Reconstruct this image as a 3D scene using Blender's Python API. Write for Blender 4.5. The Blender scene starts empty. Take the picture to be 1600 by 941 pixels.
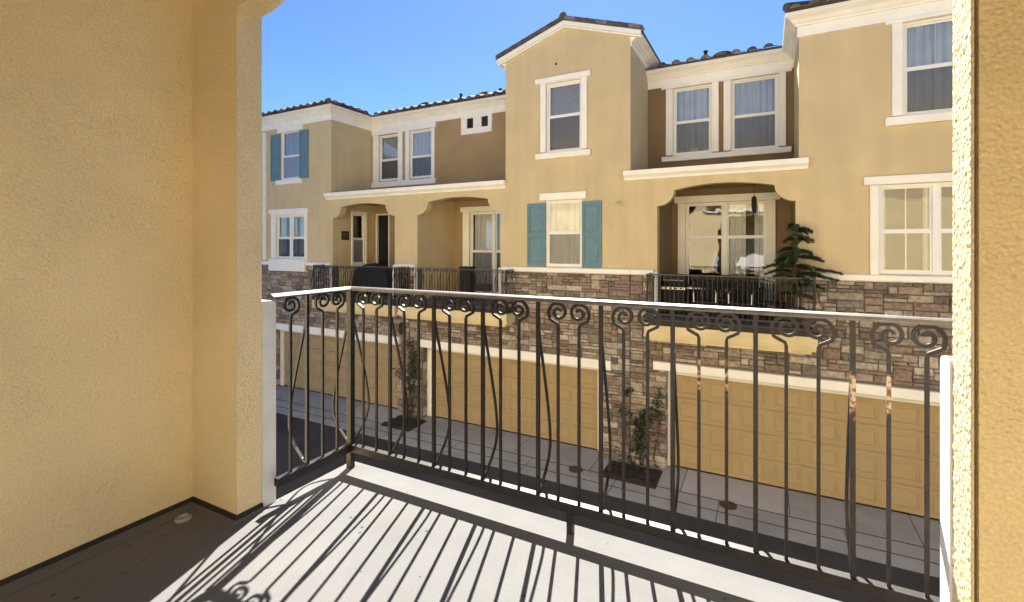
import bpy, bmesh, math, random
from mathutils import Matrix, Vector, noise
R_ = math.radians
random.seed(11)
S = bpy.context.scene
C = S.collection
PI = math.pi

# ------------------------------------------------------------------ camera
H_EYE = 1.29                      # eye height over the balcony deck (deck top is z = 0)
cam_d = bpy.data.cameras.new('camera')
cam = bpy.data.objects.new('camera', cam_d); C.objects.link(cam)
cam.location = (0, 0, H_EYE)
cam.rotation_euler = (R_(90), 0, R_(28.0))
cam_d.sensor_width = 36; cam_d.lens = 750 / 1600 * 36
cam_d.shift_y = (385 - 470.5) / 1600
cam_d.clip_start = .05; cam_d.clip_end = 3000
S.camera = cam

# ------------------------------------------------------------------ light
SUN_EL, SUN_AZ = 45.3, -18.2      # azimuth from +Y, negative towards -X
w = bpy.data.worlds.new('World'); S.world = w; w.use_nodes = True
nt = w.node_tree; nt.nodes.clear()
sky = nt.nodes.new('ShaderNodeTexSky'); sky.sky_type = 'NISHITA'; sky.sun_disc = False
sky.sun_elevation = R_(SUN_EL); sky.sun_rotation = R_(SUN_AZ)
sky.air_density = .72; sky.dust_density = .12; sky.ozone_density = 10; sky.altitude = 0
bg = nt.nodes.new('ShaderNodeBackground'); bg.inputs[1].default_value = .05
wo = nt.nodes.new('ShaderNodeOutputWorld')
nt.links.new(sky.outputs[0], bg.inputs[0]); nt.links.new(bg.outputs[0], wo.inputs[0])
sd = bpy.data.lights.new('sun', 'SUN'); sd.energy = 5.0; sd.angle = R_(.5); sd.color = (1, .95, .86)
sun = bpy.data.objects.new('sun', sd); C.objects.link(sun)
sv = Vector((math.sin(R_(SUN_AZ)) * math.cos(R_(SUN_EL)), math.cos(R_(SUN_AZ)) * math.cos(R_(SUN_EL)), math.sin(R_(SUN_EL))))
sun.rotation_euler = sv.to_track_quat('Z', 'Y').to_euler(); sun.location = (0, 0, 30)
S.view_settings.view_transform = 'Standard'; S.view_settings.look = 'None'
S.view_settings.gamma = 1; S.view_settings.exposure = 2.1
S.cycles.max_bounces = 10; S.cycles.diffuse_bounces = 6; S.cycles.transparent_max_bounces = 12

# ------------------------------------------------------------------ materials
def mat(name, base, rough=.8, var=.12, vscale=6., bump=0., bscale=60., bdist=.004, spec=.3, metal=0., base2=None, fine=0., voro=False, streak=0., specks=0.):
    m = bpy.data.materials.new(name); m.use_nodes = True
    t = m.node_tree; N = t.nodes; L = t.links
    p = N['Principled BSDF']; p.inputs['Roughness'].default_value = rough
    p.inputs['Specular IOR Level'].default_value = spec; p.inputs['Metallic'].default_value = metal
    g = N.new('ShaderNodeNewGeometry')
    n = N.new('ShaderNodeTexNoise'); n.inputs['Scale'].default_value = vscale; n.inputs['Detail'].default_value = 5
    L.new(g.outputs['Position'], n.inputs['Vector'])
    r = N.new('ShaderNodeValToRGB'); e = r.color_ramp.elements
    b2 = base2 or tuple(min(1, c * (1 + var)) for c in base)
    b1 = base if base2 else tuple(c * (1 - var) for c in base)
    e[0].position = .32; e[0].color = (*b1, 1); e[1].position = .68; e[1].color = (*b2, 1)
    L.new(n.outputs['Fac'], r.inputs['Fac']); out = r.outputs['Color']
    if fine:
        n3 = N.new('ShaderNodeTexNoise'); n3.inputs['Scale'].default_value = bscale * 1.3; n3.inputs['Detail'].default_value = 3
        L.new(g.outputs['Position'], n3.inputs['Vector'])
        mr = N.new('ShaderNodeMapRange'); mr.inputs[1].default_value = .3; mr.inputs[2].default_value = .7
        mr.inputs[3].default_value = 1 - fine; mr.inputs[4].default_value = 1 + fine
        L.new(n3.outputs['Fac'], mr.inputs[0])
        mx = N.new('ShaderNodeVectorMath'); mx.operation = 'SCALE'
        L.new(out, mx.inputs[0]); L.new(mr.outputs[0], mx.inputs['Scale']); out = mx.outputs[0]
    if streak:
        mp = N.new('ShaderNodeMapping'); mp.inputs['Scale'].default_value = (2.2, 2.2, .22); L.new(g.outputs['Position'], mp.inputs['Vector'])
        n5 = N.new('ShaderNodeTexNoise'); n5.inputs['Scale'].default_value = 1.6; n5.inputs['Detail'].default_value = 6; L.new(mp.outputs[0], n5.inputs['Vector'])
        q = N.new('ShaderNodeMapRange'); q.inputs[1].default_value = .35; q.inputs[2].default_value = .7; q.inputs[3].default_value = 1 + streak; q.inputs[4].default_value = 1 - streak
        L.new(n5.outputs['Fac'], q.inputs[0]); mv = N.new('ShaderNodeVectorMath'); mv.operation = 'SCALE'; L.new(out, mv.inputs[0]); L.new(q.outputs[0], mv.inputs['Scale']); out = mv.outputs[0]
    if specks:
        vo = N.new('ShaderNodeTexVoronoi'); vo.inputs['Scale'].default_value = specks; L.new(g.outputs['Position'], vo.inputs['Vector'])
        q = N.new('ShaderNodeMapRange'); q.inputs[1].default_value = .05; q.inputs[2].default_value = .09; q.inputs[3].default_value = .35; q.inputs[4].default_value = 1
        L.new(vo.outputs['Distance'], q.inputs[0]); mv = N.new('ShaderNodeVectorMath'); mv.operation = 'SCALE'; L.new(out, mv.inputs[0]); L.new(q.outputs[0], mv.inputs['Scale']); out = mv.outputs[0]
    L.new(out, p.inputs['Base Color'])
    if bump:
        n2 = N.new('ShaderNodeTexNoise'); n2.inputs['Scale'].default_value = bscale; n2.inputs['Detail'].default_value = 4
        L.new(g.outputs['Position'], n2.inputs['Vector']); h = n2.outputs['Fac']
        if voro:
            vr = N.new('ShaderNodeTexVoronoi'); vr.inputs['Scale'].default_value = bscale * .8; vr.feature = 'SMOOTH_F1'
            L.new(g.outputs['Position'], vr.inputs['Vector'])
            sub = N.new('ShaderNodeMath'); sub.operation = 'SUBTRACT'
            L.new(n2.outputs['Fac'], sub.inputs[0]); L.new(vr.outputs['Distance'], sub.inputs[1]); h = sub.outputs[0]
        b = N.new('ShaderNodeBump'); b.inputs['Strength'].default_value = bump; b.inputs['Distance'].default_value = bdist
        if voro:
            n6 = N.new('ShaderNodeTexNoise'); n6.inputs['Scale'].default_value = 4.5; n6.inputs['Detail'].default_value = 4; L.new(g.outputs['Position'], n6.inputs['Vector'])
            q6 = N.new('ShaderNodeMapRange'); q6.inputs[1].default_value = .35; q6.inputs[2].default_value = .65; q6.inputs[3].default_value = .25; q6.inputs[4].default_value = 1.; L.new(n6.outputs['Fac'], q6.inputs[0]); L.new(q6.outputs[0], b.inputs['Strength'])
        L.new(h, b.inputs['Height']); L.new(b.outputs[0], p.inputs['Normal'])
    return m

M = {}
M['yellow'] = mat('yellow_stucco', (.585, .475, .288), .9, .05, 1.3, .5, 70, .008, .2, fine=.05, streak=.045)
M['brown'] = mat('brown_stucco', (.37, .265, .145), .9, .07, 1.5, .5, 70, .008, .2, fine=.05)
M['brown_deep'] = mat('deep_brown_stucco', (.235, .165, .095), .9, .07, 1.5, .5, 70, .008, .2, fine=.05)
M['near'] = mat('near_stucco', (.85, .69, .40), .92, .07, 2.2, .9, 110, .006, .2, fine=.10, voro=True)
M['cream'] = mat('cream_trim', (.87, .85, .79), .75, .04, 3, .15, 60, .003, .3)
M['slabtrim'] = mat('yellow_trim', (.66, .55, .33), .8, .10, 2.5, .2, 60, .003, .3)
M['vinyl'] = mat('white_vinyl', (.82, .82, .80), .45, .02, 3)
M['white'] = mat('white_paint', (.80, .79, .76), .6, .05, 9, .35, 120, .003, .3, fine=.04)
M['teal'] = mat('teal_shutter_paint', (.13, .235, .29), .6, .08, 7, .1, 40, .002)
M['mortar'] = mat('mortar', (.15, .125, .10), .95, .15, 9, .4, 50, .006)
M['garage'] = mat('tan_garage_paint', (.40, .295, .155), .6, .05, 2.5, .08, 90, .001)
M['iron'] = mat('dark_brown_iron', (.011, .0078, .006), .42, .25, 30, .3, 160, .0015, .38, .0, base2=(.024, .017, .0135))
M['iron_cap'] = mat('iron_cap_glare', (.060, .052, .046), .48, .3, 25, .3, 160, .0015, .9, .0, base2=(.115, .10, .092))  # paler than the bars: sun glare put into the cap's base colour
M['deck'] = mat('grey_deck_coating', (.138, .136, .134), .85, .09, 2.5, .35, 170, .003, .25, fine=.12, specks=9)
M['flash'] = mat('dark_flashing', (.03, .024, .019), .7, .2, 20, .2, 80, .002)
M['asphalt'] = mat('asphalt', (.048, .047, .048), .9, .2, .8, .6, 45, .008, fine=.25)
M['concrete'] = mat('concrete', (.33, .335, .33), .9, .16, 1.1, .35, 40, .004, fine=.08, specks=5)
M['concrete_sunlit'] = mat('sun_patch_concrete', (.44, .435, .42), .9, .06, 1.6, .3, 40, .004, fine=.08)  # paler copy of the concrete: reflected sun patches painted as colour
M['joint'] = mat('pavement_joint', (.07, .068, .064), .95, .2, 6, .3, 40, .003)
M['soil'] = mat('soil', (.035, .028, .02), 1, .4, 14, .9, 30, .02)
M['tile'] = mat('roof_tile', (.065, .055, .052), .85, .35, 5, .3, 40, .005, base2=(.13, .108, .10))
M['tile2'] = mat('roof_tile_pale', (.14, .12, .112), .85, .3, 6, .3, 40, .005, base2=(.23, .20, .185))
M['black'] = mat('black_fabric', (.018, .018, .019), .8, .2, 8, .2, 30, .01)
M['metal'] = mat('brushed_steel', (.55, .55, .56), .35, .1, 14, metal=.9)
M['curtain'] = mat('grey_curtain', (.72, .72, .70), .9, .06, 3)
M['curtain_blue'] = mat('pale_blue_curtain', (.62, .68, .73), .9, .06, 3)
M['blind'] = mat('white_blind', (.70, .70, .66), .8, .03, 5)
M['bark'] = mat('bark', (.09, .065, .045), .95, .3, 12, .6, 40, .006)
M['pot'] = mat('dark_pot', (.05, .045, .042), .6, .2, 9)
M['dark'] = mat('dark_interior', (.035, .033, .03), .9, .2, 4)
M['rustlid'] = mat('rusty_lid', (.085, .055, .04), .8, .3, 30, .3, 90, .003)

def leafmat(name, c1, c2):
    m = bpy.data.materials.new(name); m.use_nodes = True; t = m.node_tree; N = t.nodes; L = t.links
    p = N['Principled BSDF']; p.inputs['Roughness'].default_value = .55
    g = N.new('ShaderNodeNewGeometry'); r = N.new('ShaderNodeValToRGB')
    r.color_ramp.elements[0].color = (*c1, 1); r.color_ramp.elements[1].color = (*c2, 1)
    L.new(g.outputs['Random Per Island'], r.inputs[0]); L.new(r.outputs[0], p.inputs['Base Color'])
    return m
M['leaf'] = leafmat('vine_leaf', (.016, .026, .012), (.06, .075, .028))
M['needle'] = leafmat('needle', (.020, .036, .014), (.06, .085, .03))

def stonemat(name, src):
    m = bpy.data.materials.new(name); m.use_nodes = True; t = m.node_tree; N = t.nodes; L = t.links
    p = N['Principled BSDF']; p.inputs['Roughness'].default_value = .9; p.inputs['Specular IOR Level'].default_value = .2
    g = N.new('ShaderNodeNewGeometry')
    if src == 'obj':
        oi = N.new('ShaderNodeObjectInfo'); rnd = oi.outputs['Random']
    else: rnd = g.outputs['Random Per Island']
    r = N.new('ShaderNodeValToRGB'); r.color_ramp.interpolation = 'CONSTANT'
    cols = [(.215, .17, .14), (.31, .255, .205), (.41, .35, .285), (.27, .20, .16), (.18, .145, .122), (.35, .275, .215), (.49, .43, .36), (.25, .215, .185), (.345, .295, .25), (.29, .21, .168), (.40, .345, .295), (.205, .172, .148)]
    e = r.color_ramp.elements; e[0].color = (*cols[0], 1); e[1].position = 1 / 12; e[1].color = (*cols[1], 1)
    for i in range(2, 12):
        k = e.new(i / 12); k.color = (*cols[i], 1)
    L.new(rnd, r.inputs[0])
    n = N.new('ShaderNodeTexNoise'); n.inputs['Scale'].default_value = 14; n.inputs['Detail'].default_value = 6
    L.new(g.outputs['Position'], n.inputs['Vector'])
    mr = N.new('ShaderNodeMapRange'); mr.inputs[1].default_value = .3; mr.inputs[2].default_value = .7; mr.inputs[3].default_value = .68; mr.inputs[4].default_value = 1.3
    L.new(n.outputs['Fac'], mr.inputs[0])
    mx = N.new('ShaderNodeVectorMath'); mx.operation = 'SCALE'; L.new(r.outputs[0], mx.inputs[0]); L.new(mr.outputs[0], mx.inputs['Scale'])
    L.new(mx.outputs[0], p.inputs['Base Color'])
    n2 = N.new('ShaderNodeTexNoise'); n2.inputs['Scale'].default_value = 28; n2.inputs['Detail'].default_value = 6
    L.new(g.outputs['Position'], n2.inputs['Vector'])
    b = N.new('ShaderNodeBump'); b.inputs['Strength'].default_value = 1.; b.inputs['Distance'].default_value = .035
    L.new(n2.outputs['Fac'], b.inputs['Height']); L.new(b.outputs[0], p.inputs['Normal'])
    return m
M['stone'] = stonemat('ledge_stone', 'obj')
M['stone_island'] = stonemat('ledge_stone_joined', 'island')

def rustmat():
    m = mat('rusted_iron', (.011, .0078, .006), .42, .25, 30, .3, 160, .0015, .38, .0, base2=(.024, .017, .0135))
    t = m.node_tree; N = t.nodes; L = t.links; p = N['Principled BSDF']
    src = p.inputs['Base Color'].links[0].from_socket
    tc = N.new('ShaderNodeTexCoord'); sx = N.new('ShaderNodeSeparateXYZ'); L.new(tc.outputs['Object'], sx.inputs[0])
    d = N.new('ShaderNodeMapRange'); d.inputs[1].default_value = .58; d.inputs[2].default_value = .74
    L.new(sx.outputs['Z'], d.inputs[0])
    d2 = N.new('ShaderNodeMapRange'); d2.inputs[1].default_value = .90; d2.inputs[2].default_value = .84
    L.new(sx.outputs['Z'], d2.inputs[0])
    mu = N.new('ShaderNodeMath'); mu.operation = 'MULTIPLY'; L.new(d.outputs[0], mu.inputs[0]); L.new(d2.outputs[0], mu.inputs[1])
    g = N.new('ShaderNodeNewGeometry'); n = N.new('ShaderNodeTexNoise'); n.inputs['Scale'].default_value = 55; n.inputs['Detail'].default_value = 4
    L.new(g.outputs['Position'], n.inputs['Vector'])
    mm = N.new('ShaderNodeMath'); mm.operation = 'MULTIPLY'; L.new(mu.outputs[0], mm.inputs[0]); L.new(n.outputs['Fac'], mm.inputs[1])
    r1 = N.new('ShaderNodeMapRange'); r1.inputs[1].default_value = .40; r1.inputs[2].default_value = .47; L.new(mm.outputs[0], r1.inputs[0])
    r2 = N.new('ShaderNodeMapRange'); r2.inputs[1].default_value = .52; r2.inputs[2].default_value = .57; L.new(mm.outputs[0], r2.inputs[0])
    a = N.new('ShaderNodeMix'); a.data_type = 'RGBA'; L.new(r1.outputs[0], a.inputs['Factor']); L.new(src, a.inputs['A']); a.inputs['B'].default_value = (.20, .085, .035, 1)
    b = N.new('ShaderNodeMix'); b.data_type = 'RGBA'; L.new(r2.outputs[0], b.inputs['Factor']); L.new(a.outputs['Result'], b.inputs['A']); b.inputs['B'].default_value = (.46, .37, .29, 1)
    L.new(b.outputs['Result'], p.inputs['Base Color'])
    return m
M['rust'] = rustmat()

def glassmat(name, f0, tint, scr=0.):
    m = bpy.data.materials.new(name); m.use_nodes = True; t = m.node_tree; N = t.nodes; L = t.links; N.clear()
    o = N.new('ShaderNodeOutputMaterial'); tr = N.new('ShaderNodeBsdfTransparent'); tr.inputs[0].default_value = (*tint, 1)
    gl = N.new('ShaderNodeBsdfGlossy'); gl.inputs['Roughness'].default_value = .015
    lw = N.new('ShaderNodeFresnel'); lw.inputs['IOR'].default_value = 1.5
    ma = N.new('ShaderNodeMath'); ma.operation = 'MULTIPLY_ADD'; ma.inputs[1].default_value = 1.3; ma.inputs[2].default_value = f0; ma.use_clamp = True
    L.new(lw.outputs[0], ma.inputs[0])
    tc = N.new('ShaderNodeNewGeometry'); n = N.new('ShaderNodeTexNoise'); n.inputs['Scale'].default_value = 1.6
    L.new(tc.outputs['Position'], n.inputs['Vector'])
    b = N.new('ShaderNodeBump'); b.inputs['Strength'].default_value = .12; b.inputs['Distance'].default_value = .03
    L.new(n.outputs['Fac'], b.inputs['Height']); L.new(b.outputs[0], gl.inputs['Normal'])
    mx = N.new('ShaderNodeMixShader'); L.new(ma.outputs[0], mx.inputs[0]); L.new(tr.outputs[0], mx.inputs[1]); L.new(gl.outputs[0], mx.inputs[2])
    L.new(mx.outputs[0], o.inputs[0]); return m
M['glass'] = glassmat('window_glass', .11, (.86, .88, .88))
M['screen'] = glassmat('insect_screen', .16, (.62, .62, .62))
# the screen is a dull mesh, not a mirror
t_ = M['screen'].node_tree
for n_ in t_.nodes:
    if n_.type == 'BSDF_GLOSSY': n_.inputs['Roughness'].default_value = .6; n_.inputs['Color'].default_value = (.44, .44, .45, 1)

# ------------------------------------------------------------------ mesh helpers
class MB:
    def __init__(s): s.v = []; s.f = []
    def poly(s, pts):
        n = len(s.v); s.v += [tuple(p) for p in pts]; s.f.append(tuple(range(n, n + len(pts))))
    def box(s, x0, x1, y0, y1, z0, z1):
        n = len(s.v)
        s.v += [(x0, y0, z0), (x1, y0, z0), (x1, y1, z0), (x0, y1, z0), (x0, y0, z1), (x1, y0, z1), (x1, y1, z1), (x0, y1, z1)]
        s.f += [tuple(n + i for i in q) for q in ((3, 2, 1, 0), (4, 5, 6, 7), (0, 1, 5, 4), (1, 2, 6, 5), (2, 3, 7, 6), (3, 0, 4, 7))]
    def cbox(s, x0, x1, y0, y1, z0, z1, c):      # box with its four edges along y... chamfered towards -y
        n = len(s.v)
        s.v += [(x0, y1, z0), (x1, y1, z0), (x1, y1, z1), (x0, y1, z1), (x0, y0 + c, z0), (x1, y0 + c, z0), (x1, y0 + c, z1), (x0, y0 + c, z1),
                (x0 + c, y0, z0 + c), (x1 - c, y0, z0 + c), (x1 - c, y0, z1 - c), (x0 + c, y0, z1 - c)]
        for q in ((0, 1, 2, 3), (0, 4, 5, 1), (1, 5, 6, 2), (2, 6, 7, 3), (3, 7, 4, 0), (4, 8, 9, 5), (5, 9, 10, 6), (6, 10, 11, 7), (7, 11, 8, 4), (8, 11, 10, 9)):
            s.f.append(tuple(n + i for i in q[::-1]))
    def prism(s, poly, y0, y1):                  # polygon in (x, z), extruded along y
        n = len(s.v); k = len(poly)
        s.v += [(x, y0, z) for x, z in poly] + [(x, y1, z) for x, z in poly]
        s.f.append(tuple(range(n, n + k))); s.f.append(tuple(range(n + 2 * k - 1, n + k - 1, -1)))
        for i in range(k):
            j = (i + 1) % k; s.f.append((n + j, n + i, n + k + i, n + k + j))
    def tube(s, path, r, sides=6, rot=0., caps=True):
        rs = r if isinstance(r, (list, tuple)) else [r] * len(path)
        P = [Vector(p) for p in path]; rings = []
        up = None
        for i, p in enumerate(P):
            d = (P[min(i + 1, len(P) - 1)] - P[max(i - 1, 0)]).normalized()
            if up is None: up = Vector((0, 1, 0)) if abs(d.y) < .9 else Vector((1, 0, 0))
            a = (up - d * up.dot(d)).normalized(); b = d.cross(a); up = a
            n = len(s.v)
            for k in range(sides):
                t = 2 * PI * k / sides + rot
                q = p + (a * math.cos(t) + b * math.sin(t)) * rs[i]; s.v.append(tuple(q))
            rings.append(n)
        for i in range(len(P) - 1):
            for k in range(sides):
                k2 = (k + 1) % sides
                s.f.append((rings[i] + k, rings[i] + k2, rings[i + 1] + k2, rings[i + 1] + k))
        if caps:
            s.f.append(tuple(rings[0] + k for k in reversed(range(sides)))); s.f.append(tuple(rings[-1] + k for k in range(sides)))
    def lathe(s, prof, seg=16, cx=0, cy=0):
        n = len(s.v); k = len(prof)
        for r, z in prof:
            for i in range(seg):
                t = 2 * PI * i / seg; s.v.append((cx + r * math.cos(t), cy + r * math.sin(t), z))
        for j in range(k - 1):
            for i in range(seg):
                i2 = (i + 1) % seg; s.f.append((n + j * seg + i, n + j * seg + i2, n + (j + 1) * seg + i2, n + (j + 1) * seg + i))
        s.f.append(tuple(n + i for i in reversed(range(seg)))); s.f.append(tuple(n + (k - 1) * seg + i for i in range(seg)))
    def mesh(s, name, m, smooth=False):
        me = bpy.data.meshes.new(name); me.from_pydata(s.v, [], s.f); me.materials.append(m if not isinstance(m, str) else M[m])
        bm = bmesh.new(); bm.from_mesh(me); bmesh.ops.recalc_face_normals(bm, faces=bm.faces); bm.to_mesh(me); bm.free()
        if smooth:
            for p in me.polygons: p.use_smooth = True
        me.update(); return me

WM = {}
def link(name, me, parent=None, world=None):
    o = bpy.data.objects.new(name, me); C.objects.link(o)
    world = world or Matrix(); o.matrix_basis = world; WM[o] = world.copy()
    if parent: o.parent = parent; o.matrix_parent_inverse = WM[parent].inverted()
    return o
def T(x, y, z, rz=0): return Matrix.Translation((x, y, z)) @ Matrix.Rotation(rz, 4, 'Z')
def thing(name, label, cat, loc=(0, 0, 0), rz=0, group=None, me=None, world=None):
    o = link(name, me, None, world or T(*loc, rz)); o['label'] = label; o['category'] = cat
    if group: o['group'] = group
    return o
def part(name, mb, m, parent, world=None, smooth=False):
    # mb given in the world frame (world=None) or in the local frame 'world'
    return link(name, mb.mesh(name, m, smooth), parent, world)
def struct(name, mb, m):
    o = link(name, mb.mesh(name, m)); o['kind'] = 'structure'; return o

def holed(mb, x0, x1, z0, z1, holes, y0, y1, axis='y', inner=True):
    """flat wall x0..x1, z0..z1 with rectangular holes; thickness y0..y1 (axis 'y') or swap x/y (axis 'x')"""
    xs = sorted({x0, x1, *[c for h in holes for c in h[:2] if x0 < c < x1]}); zs = sorted({z0, z1, *[c for h in holes for c in h[2:] if z0 < c < z1]})
    def solid(i, j):
        if i < 0 or j < 0 or i >= len(xs) - 1 or j >= len(zs) - 1: return False
        cx = (xs[i] + xs[i + 1]) / 2; cz = (zs[j] + zs[j + 1]) / 2
        return not any(h[0] < cx < h[1] and h[2] < cz < h[3] for h in holes)
    P = (lambda x, y, z: (x, y, z)) if axis == 'y' else (lambda x, y, z: (y, x, z))
    for i in range(len(xs) - 1):
        for j in range(len(zs) - 1):
            if not solid(i, j): continue
            a, b, c, d = xs[i], xs[i + 1], zs[j], zs[j + 1]
            mb.poly([P(a, y0, c), P(b, y0, c), P(b, y0, d), P(a, y0, d)])
            mb.poly([P(a, y1, d), P(b, y1, d), P(b, y1, c), P(a, y1, c)])
            if not solid(i - 1, j): mb.poly([P(a, y1, c), P(a, y0, c), P(a, y0, d), P(a, y1, d)])
            if not solid(i + 1, j): mb.poly([P(b, y0, c), P(b, y1, c), P(b, y1, d), P(b, y0, d)])
            if not solid(i, j - 1): mb.poly([P(a, y0, c), P(a, y1, c), P(b, y1, c), P(b, y0, c)])
            if not solid(i, j + 1): mb.poly([P(a, y1, d), P(a, y0, d), P(b, y0, d), P(b, y1, d)])

def arch_profile(x0, x1, zs, zt, r):
    """underside of the opening from (x0, zs) to (x1, zs): quarter-round corbels, then a flat segmental arch"""
    pts = [(x0, zs)]
    for i in range(1, 9):
        a = PI / 2 * i / 8; pts.append((x0 + r * math.sin(a), zs + r * .92 * (1 - math.cos(a))))
    xa, za = pts[-1]; xb = x1 - (xa - x0); rise = zt - za
    for i in range(1, 16):
        t = i / 16; pts.append((xa + (xb - xa) * t, za + rise * (1 - (2 * t - 1) ** 2)))
    for i in range(8, -1, -1):
        a = PI / 2 * i / 8; pts.append((x1 - r * math.sin(a), zs + r * .92 * (1 - math.cos(a))))
    return pts
def spandrel(mb, prof, ztop, y0, y1):
    for (a, za), (b, zb) in zip(prof, prof[1:]):
        if b - a < 1e-6: continue
        mb.poly([(a, y0, za), (b, y0, zb), (b, y0, ztop), (a, y0, ztop)])
        mb.poly([(a, y1, ztop), (b, y1, ztop), (b, y1, zb), (a, y1, za)])
        mb.poly([(a, y1, za), (b, y1, zb), (b, y0, zb), (a, y0, za)])
    mb.poly([(prof[0][0], y1, ztop), (prof[0][0], y0, ztop), (prof[-1][0], y0, ztop), (prof[-1][0], y1, ztop)])

def sweep(path, prof, side=1):
    """profile (out, z) swept along a plan polyline with mitred corners; out is to the right of travel (side=1)"""
    mb = MB(); n = len(path); V = [Vector((p[0], p[1])) for p in path]; rings = []
    for i in range(n):
        ds = []
        if i > 0: ds.append((V[i] - V[i - 1]).normalized())
        if i < n - 1: ds.append((V[i + 1] - V[i]).normalized())
        ns = [Vector((d.y, -d.x)) * side for d in ds]
        nn = ns[0] if len(ns) == 1 else (ns[0] + ns[1]) / (1 + ns[0].dot(ns[1]))
        k = len(mb.v)
        for o, z in prof: mb.v.append((V[i].x + nn.x * o, V[i].y + nn.y * o, z))
        rings.append(k)
    m = len(prof)
    for i in range(n - 1):
        for j in range(m):
            j2 = (j + 1) % m; mb.f.append((rings[i] + j, rings[i] + j2, rings[i + 1] + j2, rings[i + 1] + j))
    mb.f.append(tuple(range(rings[0], rings[0] + m))); mb.f.append(tuple(range(rings[-1] + m - 1, rings[-1] - 1, -1)))
    return mb

# ------------------------------------------------------------------ windows (local frame: x along the wall, -y outward, z world height)
def curtain_mb(x0, x1, z0, z1, y, folds, amp=.025):
    mb = MB(); n = max(8, folds * 8); ph = random.random() * 6
    for i in range(n + 1):
        t = i / n; x = x0 + (x1 - x0) * t
        yy = y + amp * (math.sin(t * folds * 2 * PI + ph) + .5 * math.sin(t * folds * 3.7 * PI + ph * 2))
        mb.v += [(x, yy, z0), (x, yy, z1)]
    for i in range(n): mb.f.append((2 * i, 2 * i + 2, 2 * i + 3, 2 * i + 1))
    return mb
def blind_mb(x0, x1, z0, z1, y):
    mb = MB(); z = z1
    while z > z0:
        mb.poly([(x0, y - .012, z - .045), (x1, y - .012, z - .045), (x1, y + .012, z - .005), (x0, y + .012, z - .005)]); z -= .04
    return mb
def window(house, W, x0, x1, z0, z1, zmid, cols=1, muntin=True, cover='curtain', cover_z=None, mull=.055, cover_mat='curtain', gap=None, screen=True):
    """vinyl frame with upper and lower sashes; house is the parent thing; W places the local frame"""
    fr = MB(); fw = .05; yo, yi = .03, .11
    for a, b, c, d in ((x0, x1, z0, z0 + fw), (x0, x1, z1 - fw, z1), (x0, x0 + fw, z0 + fw, z1 - fw), (x1 - fw, x1, z0 + fw, z1 - fw)): fr.box(a, b, yo, yi, c, d)
    xs = [x0 + fw + (x1 - x0 - 2 * fw) * i / cols for i in range(cols + 1)]
    for i in range(1, cols): fr.box(xs[i] - mull, xs[i] + mull, yo - .012, yi, z0 + fw, z1 - fw)
    f = part('window', fr, 'vinyl', house, W)
    for i in range(cols):
        a = xs[i] + (mull if i else 0); b = xs[i + 1] - (mull if i < cols - 1 else 0)
        for (c, d, yy, low) in ((z0 + fw, zmid, .055, True), (zmid, z1 - fw, .075, False)):
            s = MB(); k = .035
            zl = k if low else .03; zh = .055 if low else k
            s.box(a, b, yy, yy + .03, c, c + zl); s.box(a, b, yy, yy + .03, d - zh, d)
            s.box(a, a + k, yy, yy + .03, c + zl, d - zh); s.box(b - k, b, yy, yy + .03, c + zl, d - zh)
            part('sash', s, 'vinyl', f, W)
            g = MB(); g.poly([(a + k, yy + .014, c + zl), (b - k, yy + .014, c + zl), (b - k, yy + .014, d - zh), (a + k, yy + .014, d - zh)])
            part('pane', g, 'glass', f, W)
            if muntin:
                mu = MB(); mu.box((a + b) / 2 - .009, (a + b) / 2 + .009, yy + .017, yy + .027, c + zl, d - zh); part('muntin', mu, 'vinyl', f, W)
            if low and screen:
                sc = MB(); sc.poly([(a + k, yy - .006, c + zl), (b - k, yy - .006, c + zl), (b - k, yy - .006, d - zh), (a + k, yy - .006, d - zh)])
                part('insect_screen', sc, 'screen', f, W)
    if cover:
        cz = cover_z or (z0 + .03, z1 - .03)
        if cover == 'curtain':
            segs = gap or [(x0 + .03, x1 - .03)]
            for a, b in segs: part('curtain', curtain_mb(a, b, cz[0], cz[1], .15, max(2, int((b - a) / .13))), cover_mat, f, W)
        else:
            part('blind', blind_mb(x0 + .04, x1 - .04, cz[0], cz[1], .17), 'blind', f, W)
    return f
def trim(house, W, boxes, name='window_trim', m='cream'):
    for (x0, x1, z0, z1, out) in boxes:
        mb = MB(); mb.cbox(x0, x1, -out, .0, z0, z1, .008); part(name, mb, m, house, W)
def shutter(house, W, x0, x1, z0, z1):
    mb = MB(); y0, y1 = -.045, -.003; s = .055
    mb.box(x0, x0 + s, y0, y1, z0, z1); mb.box(x1 - s, x1, y0, y1, z0, z1)
    zm = (z0 + z1) / 2
    for a, b in ((z0, z0 + .09), (zm - .04, zm + .04), (z1 - .08, z1)): mb.box(x0 + s, x1 - s, y0 + .002, y1, a, b)
    for a, b in ((z0 + .09, zm - .04), (zm + .04, z1 - .08)):
        mb.box(x0 + s, x1 - s, y0 + .022, y1, a, b); mb.cbox(x0 + s + .04, x1 - s - .04, y0 + .008, y1 - .01, a + .05, b - .05, .012)
    part('shutter', mb, 'teal', house, W)

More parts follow.
